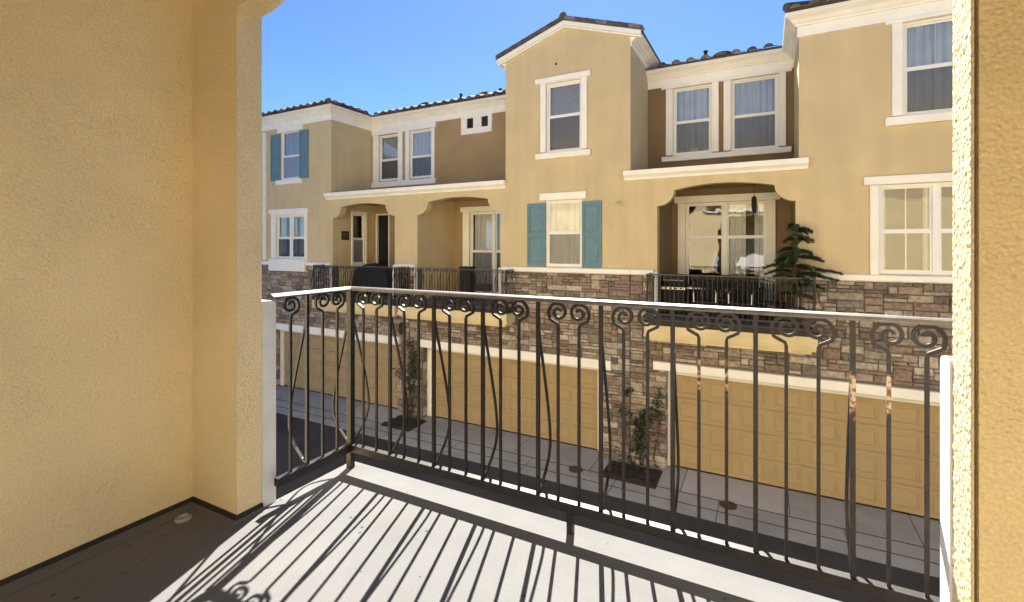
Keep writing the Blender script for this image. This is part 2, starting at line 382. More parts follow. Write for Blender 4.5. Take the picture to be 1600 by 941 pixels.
# ------------------------------------------------------------------ ground
GZ = -4.15
g = MB(); g.poly([(-900, -900, GZ), (900, -900, GZ), (900, 900, GZ), (-900, 900, GZ)]); struct('road', g, 'asphalt')
D, RC = 12.0, 14.0
pv = MB()
zp = lambda y: -4.108 - (12.6 - y) * .016
pv.poly([(-30, 10.22, zp(10.22)), (20, 10.22, zp(10.22)), (20, 12.6, zp(12.6)), (-30, 12.6, zp(12.6))]); pv.poly([(-30, 10.22, GZ), (20, 10.22, GZ), (20, 10.22, zp(10.22)), (-30, 10.22, zp(10.22))])
pave = struct('pavement', pv, 'joint')
for y0, y1 in ((10.23, 10.63), (10.665, 11.09)):
    for k in range(13):
        xa = -18.5 + 2.2 * k; sl = MB(); sl.poly([(xa + .008, y0, zp(y0) + .005), (xa + 2.192, y0, zp(y0) + .005), (xa + 2.192, y1, zp(y1) + .005), (xa + .008, y1, zp(y1) + .005)]); part('gutter_slab', sl, 'concrete', pave)
for i in range(13):      # apron slabs between score joints; two have reflected sun put into their colour
    xa = -18.5 + 2.1 * i; sl = MB()
    sl.poly([(xa + .008, 11.125, zp(11.125) + .006), (xa + 2.092, 11.125, zp(11.125) + .006), (xa + 2.092, 12.58, zp(12.58) + .006), (xa + .008, 12.58, zp(12.58) + .006)])
    part('slab', sl, 'concrete_sunlit' if i in (3, 8) else 'concrete', pave)
pn = MB(); pn.box(-30, 20, 1.62, 2.9, GZ - .05, -4.06); struct('pavement', pn, 'concrete')

# ------------------------------------------------------------------ stone veneer
CELL = .078
SM = {}
def stone_mesh(wc, hc, k):
    key = (wc, hc, k)
    if key not in SM:
        rnd = random.Random(hash(key) & 0xffff); wd, ht = wc * CELL - .015, hc * CELL - .015
        mb = MB(); c = .014; j = lambda s: rnd.uniform(-s, s); dp = .046 + rnd.uniform(-.016, .016)
        fr = [(0, 0), (wd, 0), (wd, ht), (0, ht)]
        B = [(x, 0, z) for x, z in fr]; Mid = [(x + j(.006), -dp + .014 + j(.004), z + j(.006)) for x, z in fr]
        Fr = [(c + j(.008), -dp + j(.008), c + j(.007)), (wd - c + j(.008), -dp + j(.008), c + j(.007)), (wd - c + j(.008), -dp + j(.008), ht - c + j(.007)), (c + j(.008), -dp + j(.008), ht - c + j(.007))]
        cen = (wd / 2 + j(.03), -dp - .006 + j(.008), ht / 2 + j(.02))
        mb.v = B + Mid + Fr + [cen]
        for a in range(4):
            b = (a + 1) % 4; mb.f += [(a, b, 4 + b, 4 + a), (4 + a, 4 + b, 8 + b, 8 + a), (8 + a, 8 + b, 12)]
        SM[key] = mb.mesh('stone', 'stone')
    return SM[key]
def pack(x0, x1, z0, z1, blocked, rnd):
    nx = int(round((x1 - x0) / CELL)); nz = int(round((z1 - z0) / CELL)); grid = [[0] * nx for _ in range(nz)]; out = []
    for j in range(nz):
        for i in range(nx):
            cx, cz = x0 + (i + .5) * CELL, z0 + (j + .5) * CELL
            if any(b[0] < cx < b[1] and b[2] < cz < b[3] for b in blocked): grid[j][i] = 1
    for j in range(nz):
        for i in range(nx):
            if grid[j][i]: continue
            wc, hc = rnd.choice([(2, 1), (3, 1), (4, 1), (5, 1), (6, 1), (4, 2), (5, 2), (6, 2), (7, 2), (2, 2), (5, 2), (4, 1), (4, 3), (2, 2), (5, 1), (6, 2), (3, 1)])
            w_ = 1
            while w_ < wc and i + w_ < nx and not grid[j][i + w_]: w_ += 1
            if i + w_ + 1 <= nx - 0 and i + w_ < nx and not grid[j][i + w_] and (i + w_ + 1 >= nx or grid[j][i + w_ + 1]): w_ += 1
            h_ = 1
            while h_ < hc and j + h_ < nz and all(not grid[j + h_][i + q] for q in range(w_)): h_ += 1
            for q in range(w_):
                for p in range(h_): grid[j + p][i + q] = 1
            out.append((x0 + i * CELL, z0 + j * CELL, w_, h_))
    return out
def stones(wall, x0, x1, z0, z1, blocked, seed):
    rnd = random.Random(seed); L = pack(x0, x1, z0, z1, blocked, rnd); L.sort(key=lambda s: -s[2] * s[3])
    for (x, z, a, b) in L[:296]:
        link('stone', stone_mesh(a, b, rnd.randrange(4)), wall, T(x + .0085, D, z + .0085))
    rest = MB()
    for (x, z, a, b) in L[296:]:
        me = stone_mesh(a, b, rnd.randrange(4)); n = len(rest.v)
        rest.v += [(v.co.x + x + .0085, v.co.y + D, v.co.z + z + .0085) for v in me.vertices]; rest.f += [tuple(n + i for i in p.vertices) for p in me.polygons]
    if rest.v: o = part('small_stones', rest, 'stone_island', wall); o['kind'] = 'stuff'
def reveal_stones(wall, x, y0, y1, z0, z1, seed):
    rnd = random.Random(seed); mb = MB(); z = z0
    while z < z1 - .08:
        h = min(rnd.choice((.12, .17, .22, .14)), z1 - z); y = y0
        while y < y1 - .02:
            q = min(rnd.choice((.12, .18, .25)), y1 - y); mb.box(x + .001, x + .012 + rnd.random() * .008, y + .006, y + q - .006, z + .006, z + h - .006); y += q
        z += h
    o = part('reveal_stones', mb, 'stone_island', wall); o['kind'] = 'stuff'

# ------------------------------------------------------------------ roof tiles
def tile_mesh(pitch, length, slope):
    mb = MB(); n = 7; r = pitch * .36
    for k in (0, 1):
        y = k * length; zz = k * length * slope - k * .0
        sc = 1 - .12 * k
        for i in range(n + 1):
            a = PI * i / n; mb.v.append((pitch * .36 + r * sc * -math.cos(a), y, zz + r * .85 * sc * math.sin(a)))
        for i in range(n + 1):
            a = PI * i / n; mb.v.append((pitch * .36 + (r * sc - .016) * -math.cos(a), y, zz + (r * .85 * sc - .016) * math.sin(a)))
        mb.v += [(pitch * .36 + r * sc, y, zz + .016), (pitch, y, zz + .016), (pitch, y, zz)]
    s = 2 * (n + 1) + 3
    for i in range(n): mb.f += [(i, i + 1, s + i + 1, s + i), (i, n + 1 + i, n + 2 + i, i + 1)]
    mb.f.append(tuple(range(n, -1, -1)) )
    mb.f += [(n, 2 * n + 2, s + 2 * n + 2, s + n), (2 * n + 2, 2 * n + 3, s + 2 * n + 3, s + 2 * n + 2), (2 * n + 2, n, 2 * n + 4, 2 * n + 3)]
    return mb
SL = .33
TM = [tile_mesh(.33, .42, SL).mesh('tile', 'tile'), tile_mesh(.33, .42, SL).mesh('tile', 'tile2'), tile_mesh(.33, .42, SL).mesh('tile', 'tile')]
def eave_tiles(roof, a, b, z, rz, skip=0):
    """a row of barrel tiles from plan point a to b; rz turns the tile's run direction"""
    a = Vector(a); b = Vector(b); L_ = (b - a).length; n = int(L_ / .33)
    for i in range(n):
        p = a + (b - a) * ((i + .0) / n)
        link('tile', random.choice(TM), roof, T(p.x, p.y, z + random.uniform(-.006, .006), rz + random.uniform(-.03, .03)))

CROWN = [(0, 5.775), (.03, 5.775), (.03, 5.99), (.075, 5.995), (.085, 6.03), (.12, 6.05), (.17, 6.11), (.25, 6.155), (.265, 6.16), (.265, 6.245), (0, 6.245)]
def crown_at(dz, wide=1.0): return [(o * wide, z + dz) for o, z in CROWN]
LEDGE = [(0, 2.93), (.05, 2.94), (.07, 2.99), (.13, 3.04), (.15, 3.05), (.15, 3.165), (0, 3.175)]

def garage_door(house, x0, x1, ztop, zbot=-4.088, y=12.24):
    fr = MB()
    for a, b in ((x0 - .172, x0), (x1, x1 + .172)): fr.box(a, b, y - .03, y + .06, zbot, ztop)
    fr.box(x0 - .172, x1 + .172, y - .028, y + .06, ztop, ztop + .26)
    part('door_frame', fr, 'cream', house)
    d = MB(); d.box(x0, x1, y + .045, y + .07, zbot, ztop); dr = part('garage_door', d, 'garage', house)
    n = 4; hh = (ztop - zbot) / n
    for i in range(n):
        mb = MB(); a, b = zbot + i * hh + .008, zbot + (i + 1) * hh - .008
        mb.cbox(x0 + .003, x1 - .003, y + .02, y + .044, a, b, .016)
        m = 8; ww = (x1 - x0) / m
        for k in range(m):
            u0, u1 = x0 + k * ww + .07, x0 + (k + 1) * ww - .07
            for (p, q, r, s) in ((u0, u1, a + .07, a + .09), (u0, u1, b - .09, b - .07), (u0, u0 + .02, a + .09, b - .09), (u1 - .02, u1, a + .09, b - .09)): mb.box(p, q, y + .008, y + .0205, r, s)
            mb.cbox(u0 + .05, u1 - .05, y + .002, y + .0205, a + .12, b - .12, .02)
        part('door_panel', mb, 'garage', dr)
    sl = MB(); sl.box(x0, x1, y + .01, y + .05, zbot - .012, zbot + .003); part('weather_strip', sl, 'flash', dr)

def balcony(house, x0, x1, jl, jr, xa0, xa1):
    """projecting slab with moulded fascia, porch floor, ceiling, white stub posts"""
    mb = MB(); mb.box(x0, x1, 11.42, D - .06, -.82, -.55); mb.box(x0 + .10, x1 - .10, 11.50, D - .06, -.92, -.82); mb.box(x0 + .03, x1 - .03, 11.45, D - .06, -.855, -.8205)
    mb.box(x0 - .016, x1 + .016, 11.400, 11.43, -.815, -.765); part('balcony_fascia', mb, 'slabtrim', house)
    mb = MB(); mb.box(x0 - .015, x1 + .015, 11.405, RC, -.55, -.42); part('balcony_deck', mb, 'flash', house)
    mb = MB(); mb.box(x0, x1, 11.42, RC - .002, -.42, -.41); part('deck_coating', mb, 'deck', house)
    for a in (jl - .05, jr - .02):
        mb = MB(); mb.cbox(a, a + .07, 11.90, 11.985, -.40, .68, .01); part('stub_post', mb, 'white', house)

def gz(pts): return pts
I4 = Matrix()
WD = T(0, D, 0); WR = T(0, RC, 0)

def porch_shell(house, x0, x1, m_side, back_holes):
    side = MB(); side.box(x0 - .12, x0, D + .25, RC, -.41, 2.86); side.box(x1, x1 + .12, D + .25, RC, -.41, 2.86); part('porch_wall', side, m_side, house)
    return side

TH = .25
# ================================================================== house A (left)
def house_shell(name, label, x0, x1):
    h = thing(name, label, 'house', ((x0 + x1) / 2, D, GZ), group='row of yellow houses across the alley')
    b = MB(); b.box(x0, x1, 22, 22.2, GZ, 6.2)
    b.box(x0, x1, RC + .3, 22, -.6, -.45); b.box(x0, x1, RC + .3, 22, 2.86, 2.94); b.box(x0, x1, D + .3, 22, GZ - .02, GZ + .03)
    b.box(x0 + .003, x0 + .1, RC + .26, 22, GZ + .05, 6.2); b.box(x1 - .1, x1 - .003, RC + .26, 22, GZ + .05, 6.2)
    part('house_core', b, 'brown', h)
    return h
hA = house_shell('townhouse', 'yellow house farthest left, with teal shuttered upper window and narrow arch', -18.2, -10.05)
hB = house_shell('townhouse', 'tall gabled yellow house mid-row with teal shutters on its lower window', -10.05, -3.024)
hC = house_shell('townhouse', 'yellow house at the right of the row, behind the potted conifer and grill', -3.024, 9.0)

# ---- stucco front walls
def front(house, rects, arch=None, ztop_arch=3.0):
    mb = MB()
    for (x0, x1, z0, z1, holes) in rects: holed(mb, x0, x1, z0, z1, holes, D, D + TH)
    if arch: spandrel(mb, arch_profile(*arch), ztop_arch, D, D + TH)
    return part('front_wall', mb, 'yellow', house)
ZB = .57
front(hA, [(-18.2, -13.63, ZB, 6.2, [(-16.34, -15.26, 3.80, 5.65), (-16.62, -14.98, .82, 2.47)]),
           (-13.63, -13.55, ZB, 3.0, []), (-10.70, -10.05, ZB, 3.0, [])], (-13.55, -10.70, 2.28, 2.75, .40))
front(hB, [(-10.05, -9.77, ZB, 3.0, []), (-6.755, -6.587, ZB, 3.0, []),
           (-6.587, -3.024, ZB, 6.46, [(-5.32, -4.30, 3.82, 5.70), (-5.33, -4.29, .735, 2.53)])], (-9.77, -6.755, 2.28, 2.78, .42))
gb = MB(); gb.prism([(-6.587, 6.46), (-3.024, 6.46), (-3.024, 6.55), (-4.765, 7.14), (-6.587, 6.52)], D, D + TH); part('gable_wall', gb, 'yellow', hB)
front(hC, [(-3.024, -2.37, ZB, 3.0, []), (.54, .60, ZB, 3.0, []),
           (.60, 9.0, ZB, 6.2, [(2.36, 3.40, 3.85, 5.70), (1.98, 3.78, .735, 2.52)])], (-2.37, .54, 2.27, 2.755, .40))
# ---- side walls of the bays and porch walls
def side(house, x, y0, y1, z0, z1, holes=(), m='yellow', t=.2, inward=-1):
    mb = MB(); a, b = (x - t, x) if inward < 0 else (x, x + t)
    holed(mb, y0, y1, z0, z1, list(holes), a, b, axis='x'); part('side_wall', mb, m, house)
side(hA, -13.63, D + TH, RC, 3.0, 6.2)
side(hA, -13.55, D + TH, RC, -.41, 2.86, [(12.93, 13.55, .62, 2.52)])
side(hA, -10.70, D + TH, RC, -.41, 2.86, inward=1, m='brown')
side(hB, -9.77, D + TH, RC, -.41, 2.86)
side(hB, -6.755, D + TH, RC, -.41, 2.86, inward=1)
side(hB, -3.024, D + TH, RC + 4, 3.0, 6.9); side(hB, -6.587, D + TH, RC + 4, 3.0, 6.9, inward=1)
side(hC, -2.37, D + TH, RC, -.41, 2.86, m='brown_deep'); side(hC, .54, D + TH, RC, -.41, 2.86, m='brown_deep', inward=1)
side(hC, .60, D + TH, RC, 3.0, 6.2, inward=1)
for h, a, b in ((hA, -13.63, -10.05), (hB, -10.05, -6.587), (hC, -3.024, .6)):
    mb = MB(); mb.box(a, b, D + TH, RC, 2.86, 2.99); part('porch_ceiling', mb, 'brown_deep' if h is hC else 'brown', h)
# left end wall of the row
side(hA, -18.2 + .2, D + TH, RC + .26, GZ, 6.2); side(hC, 9.0, D + TH, RC + .26, GZ, 6.2)
# ---- recessed walls
def recess(house, x0, x1, z0, z1, holes):
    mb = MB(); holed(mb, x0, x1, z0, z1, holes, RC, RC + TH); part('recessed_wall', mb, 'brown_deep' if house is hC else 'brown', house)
recess(hA, -13.63, -10.05, 2.99, 6.2, [(-13.27, -12.30, 3.80, 5.56), (-11.76, -10.73, 3.80, 5.58)])
recess(hA, -13.55, -10.05, -.41, 2.86, [(-13.45, -12.75, -.38, 2.55)])
recess(hB, -10.05, -6.587, 2.99, 6.2, [])
recess(hB, -10.05, -6.587, -.41, 2.86, [(-9.1, -7.2, -.34, 2.47)])
recess(hC, -3.024, .60, 2.99, 6.2, [(-2.33, -1.32, 3.82, 5.70), (-.85, .26, 3.80, 5.70)])
recess(hC, -2.57, .74, -.41, 2.86, [(-2.0, .0, -.34, 2.48)])

# ---- windows
window(hA, WD, -16.34, -15.26, 3.80, 5.65, 4.70, 1, True, 'curtain', (4.72, 5.6), cover_mat='curtain_blue')
shutter(hA, WD, -16.90, -16.35, 3.80, 5.56); shutter(hA, WD, -15.25, -14.79, 3.80, 5.56)
trim(hA, WD, [(-16.50, -15.10, 5.60, 5.77, .05), (-16.55, -15.15, 3.62, 3.79, .09)])
window(hA, WD, -16.62, -14.98, .82, 2.47, 1.62, 2, False, 'curtain', (1.0, 2.42), gap=[(-16.55, -16.2), (-16.0, -15.6), (-15.45, -15.03)])
trim(hA, WD, [(-17.0, -14.80, 2.53, 2.70, .07), (-16.86, -16.62, .82, 2.53, .05), (-14.98, -14.86, .82, 2.53, .05), (-16.62, -14.98, 2.47, 2.53, .048)])
trim(hA, WD, [(-16.92, -14.90, .36, .815, .12)], 'apron_panel')
window(hA, WR, -13.27, -12.30, 3.80, 5.56, 4.62, 1, False, 'blind')
window(hA, WR, -11.76, -10.73, 3.80, 5.58, 4.62, 1, False, 'curtain', cover_mat='curtain_blue')
trim(hA, WR, [(-13.56, -13.27, 3.76, 5.58, .05), (-12.30, -12.09, 3.76, 5.58, .05), (-11.95, -11.76, 3.76, 5.58, .05), (-10.73, -10.60, 3.76, 5.60, .05),
              (-13.60, -10.53, 5.58, 5.775, .075), (-13.61, -10.53, 3.55, 3.755, .09)])
# porch window on the side wall of A, looking towards +x, and the dark open door beside it
WA = Matrix.Translation((-13.55, 0, 0)) @ Matrix.Rotation(PI / 2, 4, 'Z')
window(hA, WA, 12.93, 13.55, .62, 2.52, 1.58, 1, False, None)
trim(hA, WA, [(12.85, 12.93, .55, 2.6, .03), (13.55, 13.63, .55, 2.6, .03), (12.93, 13.55, 2.52, 2.6, .03), (12.93, 13.55, .54, .62, .03)])
def door(house, W, x0, x1, z0, z1, swing):
    fr = MB(); fr.box(x0, x0 + .06, .0, .15, z0, z1); fr.box(x1 - .06, x1, .0, .15, z0, z1); fr.box(x0 + .06, x1 - .06, .002, .15, z1 - .06, z1)
    f = part('door', fr, 'cream', house, W)
    lf = MB(); lf.box(0, x1 - x0 - .13, -.02, .02, z0 + .02, z1 - .07)
    for (a, b) in ((.12, .30), (.42, x1 - x0 - .25)):
        for (c, d) in ((z0 + .2, z0 + 1.0), (z0 + 1.2, z1 - .25)): lf.cbox(a, b, -.032, -.02, c, d, .006)
    part('door_leaf', lf, 'dark', f, W @ Matrix.Translation((x0 + .065, .09, 0)) @ Matrix.Rotation(swing, 4, 'Z'))
    kn = MB(); kn.lathe([(.02, -.02), (.034, 0), (.03, .03), (.01, .045)], 10); part('door_handle', kn, 'metal', f, W @ Matrix.Translation((x0 + .065, .09, 0)) @ Matrix.Rotation(swing, 4, 'Z') @ Matrix.Translation((x1 - x0 - .2, -.03, z0 + 1)) @ Matrix.Rotation(PI / 2, 4, 'X'))
door(hA, WR, -13.45, -12.75, -.38, 2.55, R_(62))
window(hB, WD, -5.32, -4.30, 3.82, 5.70, 4.82, 1, False, 'blind', (4.0, 5.66))
trim(hB, WD, [(-5.48, -5.32, 3.85, 5.60, .06), (-4.30, -4.15, 3.85, 5.60, .06), (-5.32, -4.30, 5.70, 5.72, .058), (-5.62, -4.05, 5.60 + .12, 5.86, .09), (-5.62, -4.05, 3.66, 3.815, .09)])
trim(hB, WD, [(-5.48, -5.32, 5.60, 5.72, .0605), (-4.30, -4.15, 5.60, 5.72, .0605)])
window(hB, WD, -5.33, -4.29, .735, 2.53, 1.667, 1, True, 'curtain', (.76, 2.5))
trim(hB, WD, [(-5.49, -4.17, 2.535, 2.73, .08)])
shutter(hB, WD, -5.88, -5.335, .735, 2.47); shutter(hB, WD, -4.285, -3.76, .735, 2.47)
window(hB, WR, -9.1, -7.2, -.34, 2.47, 1.13, 2, False, 'curtain', (.0, 2.4), gap=[(-9.0, -8.2), (-8.0, -7.3)])
trim(hB, WR, [(-9.37, -9.1, -.40, 2.47, .05), (-7.2, -6.96, -.40, 2.47, .05), (-9.45, -6.88, 2.475, 2.65, .08)])
vt = MB(); holed(vt, -9.42, -8.18, 5.16, 5.775, [(-9.18, -8.92, 5.36, 5.71), (-8.59, -8.33, 5.36, 5.71)], -.07, 0); part('vent_panel', vt, 'cream', hB, WR)
for a in (-9.18, -8.59):
    mb = MB()
    for k in range(5): mb.poly([(a, -.045, 5.37 + k * .07), (a + .26, -.045, 5.37 + k * .07), (a + .26, -.012, 5.43 + k * .07), (a, -.012, 5.43 + k * .07)])
    mb.box(a, a + .26, -.012, -.004, 5.36, 5.71); part('vent', mb, 'dark', hB, WR)
window(hC, WR, -2.33, -1.32, 3.82, 5.70, 4.76, 1, True, 'curtain', cover_mat='curtain_blue')
window(hC, WR, -.85, .26, 3.80, 5.70, 4.74, 1, True, 'curtain', cover_mat='curtain_blue')
trim(hC, WR, [(-2.52, -2.33, 3.84, 5.70, .05), (-1.32, -1.15, 3.84, 5.70, .05), (-1.03, -.85, 3.84, 5.70, .05), (.26, .42, 3.84, 5.70, .05),
              (-2.64, .55, 5.70, 5.775, .075), (-2.63, .54, 3.66, 3.80, .09), (-2.33, -1.32, 3.801, 3.82, .04)])
window(hC, WD, 2.36, 3.40, 3.85, 5.70, 4.80, 1, True, 'curtain', cover_mat='curtain_blue')
trim(hC, WD, [(2.19, 2.36, 3.87, 5.64, .05), (3.40, 3.57, 3.87, 5.64, .05), (2.08, 3.68, 5.64 + .06, 5.775, .075), (2.19, 2.36, 5.64, 5.70, .0505), (3.40, 3.57, 5.64, 5.70, .0505), (2.08, 3.68, 3.68, 3.848, .09)])
window(hC, WD, 1.98, 3.78, .735, 2.52, 1.60, 2, True, 'curtain', gap=[(2.02, 2.12), (2.72, 2.86), (3.6, 3.74)], screen=False)
trim(hC, WD, [(1.835, 1.98, .72, 2.52, .055), (3.78, 3.93, .72, 2.52, .055), (1.73, 4.05, 2.525, 2.69, .085)])
window(hC, WR, -2.0, .0, -.34, 2.48, 1.55, 2, False, 'curtain', (-.3, 2.4), gap=[(-1.0, -.5), (-.3, -.05)], screen=False)
trim(hC, WR, [(-2.2, -2.0, -.40, 2.48, .05), (.0, .19, -.40, 2.48, .05), (-2.29, .29, 2.485, 2.67, .08)])

# ---- cream band over the stone
def band(house, x0, x1):
    mb = sweep([(x0, D), (x1, D)], [(0, .575), (.06, .575), (.10, .60), (.10, .70), (.085, .715), (0, .72)]); part('sill_band', mb, 'cream', house)
for h, a, b in ((hA, -18.2, -16.925), (hA, -14.895, -13.62), (hA, -10.63, -10.06), (hB, -10.05, -9.84), (hB, -6.68, -3.026), (hC, -3.02, -2.44), (hC, .62, 9.0)): band(h, a, b)
# ---- ledges
part('ledge', sweep([(-13.85, D), (-10.052, D)], LEDGE), 'cream', hA); part('ledge', sweep([(-10.05, D), (-6.56, D)], LEDGE), 'cream', hB); part('ledge', sweep([(-3.17, D), (.77, D)], LEDGE), 'cream', hC)
for h, a, b in ((hA, -13.63, -10.05), (hB, -10.05, -6.587), (hC, -3.024, .6)):
    mb = MB(); mb.poly([(a, D - .0, 3.172), (b, D - .0, 3.172), (b, RC, 3.26), (a, RC, 3.26)]); mb.box(a, b, D + .01, RC, 2.995, 3.165); part('porch_roof', mb, 'tile', h)
# ---- cornices
part('cornice', sweep([(-18.4, D), (-13.63, D), (-13.63, RC), (-10.052, RC)], CROWN), 'cream', hA)
part('cornice', sweep([(-10.05, RC), (-6.588, RC)], CROWN), 'cream', hB)
part('cornice', sweep([(-3.023, RC), (.60, RC), (.60, D), (9.0, D)], CROWN), 'cream', hC)
# gable bay: side cornices and raking boards
part('cornice', sweep([(-3.024, D + .0), (-3.024, RC + 2)], [(o * 1.05, 6.30 + (z - 5.775) * .62) for o, z in CROWN]), 'cream', hB)
part('cornice', sweep([(-6.587, RC + 2), (-6.587, D + .0)], [(o * 1.05, 6.30 + (z - 5.775) * .62) for o, z in CROWN]), 'cream', hB)
GS = .335; AX, AZ = -4.765, 7.27
for s in (-1, 1):
    e = AX + s * 2.03
    rk = MB(); pr = [(AX, AZ), (e, AZ - GS * 2.03), (e, AZ - GS * 2.03 - .12), (AX, AZ - .12)]
    rk.prism(pr, 11.85, 11.90); rk.prism([(AX, AZ - .10), (e, AZ - GS * 2.03 - .10), (e, AZ - GS * 2.03 - .155), (AX, AZ - .155)], 11.905, 11.998)
    part('raking_board', rk, 'cream', hB)
# ---- roofs
def roof(house, polys, name='roof', m='tile', th=.05):
    mb = MB()
    for p in polys:
        mb.poly(p); mb.poly([(x, y, z - th) for x, y, z in reversed(p)])
        for i in range(len(p)):
            a, b = p[i], p[(i + 1) % len(p)]; mb.poly([a, (a[0], a[1], a[2] - th), (b[0], b[1], b[2] - th), b])
    return part(name, mb, m, house)
E0 = 6.30
yr = 18.0
def zr(y, e): return E0 + (y - e) * SL
rA = roof(hA, [[(-18.5, 11.7, E0), (-13.34, 11.7, E0), (-13.34 - 3.0, 14.7, zr(14.7, 11.7)), (-18.5, 14.7, zr(14.7, 11.7))],
               [(-13.34, 11.7, E0), (-13.34, 14.7, E0), (-16.34, 14.7, zr(14.7, 11.7))],
               [(-18.5, 13.7, E0 - .01), (-10.05, 13.7, E0 - .01), (-10.05, yr, zr(yr, 13.7)), (-18.5, yr, zr(yr, 13.7))],
               [(-18.5, yr, zr(yr, 13.7)), (-10.05, yr, zr(yr, 13.7)), (-10.05, 22.4, E0), (-18.5, 22.4, E0)]])
rB = roof(hB, [[(-10.05, 13.7, E0 - .01), (-3.03, 13.7, E0 - .01), (-3.03, yr, zr(yr, 13.7)), (-10.05, yr, zr(yr, 13.7))],
               [(-10.05, yr, zr(yr, 13.7)), (-3.03, yr, zr(yr, 13.7)), (-3.03, 22.4, E0), (-10.05, 22.4, E0)]])
rC = roof(hC, [[(.33, 11.7, E0), (9.3, 11.7, E0), (9.3, 14.7, zr(14.7, 11.7)), (3.33, 14.7, zr(14.7, 11.7))],
               [(.33, 14.7, E0), (.33, 11.7, E0), (3.33, 14.7, zr(14.7, 11.7))],
               [(-3.03, 13.7, E0 - .01), (9.3, 13.7, E0 - .01), (9.3, yr, zr(yr, 13.7)), (-3.03, yr, zr(yr, 13.7))],
               [(-3.03, yr, zr(yr, 13.7)), (9.3, yr, zr(yr, 13.7)), (9.3, 22.4, E0), (-3.03, 22.4, E0)]])
eave_tiles(rA, (-18.4, 11.62), (-13.45, 11.62), E0 - .03, 0); eave_tiles(rA, (-13.26, 11.75), (-13.26, 13.55), E0 - .03, PI / 2)
eave_tiles(rA, (-13.2, 13.62), (-10.08, 13.62), E0 - .03, 0); eave_tiles(rB, (-10.05, 13.62), (-6.6, 13.62), E0 - .03, 0)
eave_tiles(rC, (-2.68, 13.62), (.28, 13.62), E0 - .03, 0); eave_tiles(rC, (.40, 11.62), (8.9, 11.62), E0 - .03, 0)
hp = MB(); hp.tube([(-13.36, 11.66, E0 + .03), (-16.34, 14.7, zr(14.7, 11.7) + .04)], .09, 8); part('ridge_tile', hp, 'tile', rA)
hp = MB(); hp.tube([(.35, 11.66, E0 + .03), (3.33, 14.7, zr(14.7, 11.7) + .04)], .09, 8); part('ridge_tile', hp, 'tile', rC)
rG = roof(hB, [[(AX, 11.82, AZ + .04), (AX + 2.05, 11.82, AZ + .04 - GS * 2.05), (AX + 2.05, 19, AZ + .04 - GS * 2.05), (AX, 19, AZ + .04)],
               [(AX - 2.05, 11.82, AZ + .04 - GS * 2.05), (AX, 11.82, AZ + .04), (AX, 19, AZ + .04), (AX - 2.05, 19, AZ + .04 - GS * 2.05)]], 'gable_roof', th=.035)
rkm = []
for mname in ('tile', 'tile2', 'tile'):      # rake tile: a saddle piece that laps over the edge, stepped
    mb = MB(); mb.cbox(0, .36, -.02, .26, -.045, .065, .02); rkm.append(mb.mesh('rake_tile', mname))
for s in (-1, 1):
    n = 7
    for i in range(n):
        d = .02 + 1.98 * (i) / n; tilt = math.atan(GS)
        if s > 0: Wt = Matrix.Translation((AX + d, 11.83, AZ + .065 - GS * d)) @ Matrix.Rotation(tilt + .035, 4, 'Y')
        else: Wt = Matrix.Translation((AX - d - .33, 11.83, AZ + .065 - GS * (d + .33))) @ Matrix.Rotation(-tilt - .035, 4, 'Y')
        link('rake_tile', rkm[(i + (s > 0)) % 3 if s > 0 else 0], rG, Wt)
mb = MB(); mb.tube([(AX, 11.81, AZ + .10), (AX, 19, AZ + .12)], .11, 8); part('ridge_tile', mb, 'tile', rG)
# ---- roof vents and pipes
def hood_vent(roof_, x, wd, zt):
    mb = MB(); n = 10
    for i in range(n + 1):
        a = PI * i / n
        mb.v += [(x - wd / 2 * math.cos(a), 14.1, 6.36 + (zt - 6.36) * math.sin(a)), (x - wd / 2 * math.cos(a), 15.0, 6.62 + .04 * math.sin(a)), (x - wd * .42 * math.cos(a), 14.12, 6.35 + (zt - 6.40) * math.sin(a))]
    for i in range(n): mb.f += [(3 * i, 3 * i + 3, 3 * i + 4, 3 * i + 1), (3 * i, 3 * i + 2, 3 * i + 5, 3 * i + 3)]
    mb.f.append(tuple(3 * i + 2 for i in range(n + 1))); part('roof_vent', mb, 'tile', roof_)
hood_vent(rA, -11.15, .75, 6.60); hood_vent(rB, -8.6, .80, 6.60); hood_vent(rC, -1.06, .60, 6.56)
for r_, x, zt in ((rB, -9.6, 6.66), (rB, -8.0, 6.60), (rC, -1.5, 6.64)):
    mb = MB(); mb.lathe([(.045, 6.35), (.045, zt), (.06, zt), (.06, zt + .04), (.02, zt + .045)], 10, x, 14.2); part('vent_pipe', mb, 'flash', r_)
# ---- downspout
mb = MB(); mb.cbox(-17.30, -17.18, 11.90, 11.99, .75, 5.70, .01); mb.box(-17.32, -17.16, 11.895, 11.99, 2.9, 2.95); part('downspout', mb, 'cream', hA)

# ---- stone bases
def stone_base(house, x0, x1, holes, blocked, seed):
    mb = MB(); holed(mb, x0, x1, GZ + .02, ZB, holes, D, D + TH); wl = part('stone_wall', mb, 'mortar', house)
    stones(wl, x0, x1, -4.11, ZB - .005, blocked, seed); return wl
ga = (-16.67, -10.56, -5, -1.74); gbh = (-9.55, -3.77, -5, -1.74); gch = (-2.17, 3.62, -5, -1.6)
pa = (-13.55, -10.70, -.45, 2); pb = (-9.77, -6.755, -.45, 2); pc = (-2.37, .54, -.45, 2)
def blk(gh, ph, slab, hdr, extra=()): return [(gh[0], gh[1], -5, gh[3] + .05), (ph[0] - .07, ph[1] + .07, -.95, 2), (slab[0] - .01, slab[1] + .01, -.93, -.42), hdr, *extra]
wA = stone_base(hA, -18.2, -10.06, [ga, pa], blk(ga, pa, (-13.9, -10.2), (-16.85, -10.43, -1.9, -1.60), [(-16.93, -14.89, .33, 2)]), 3)
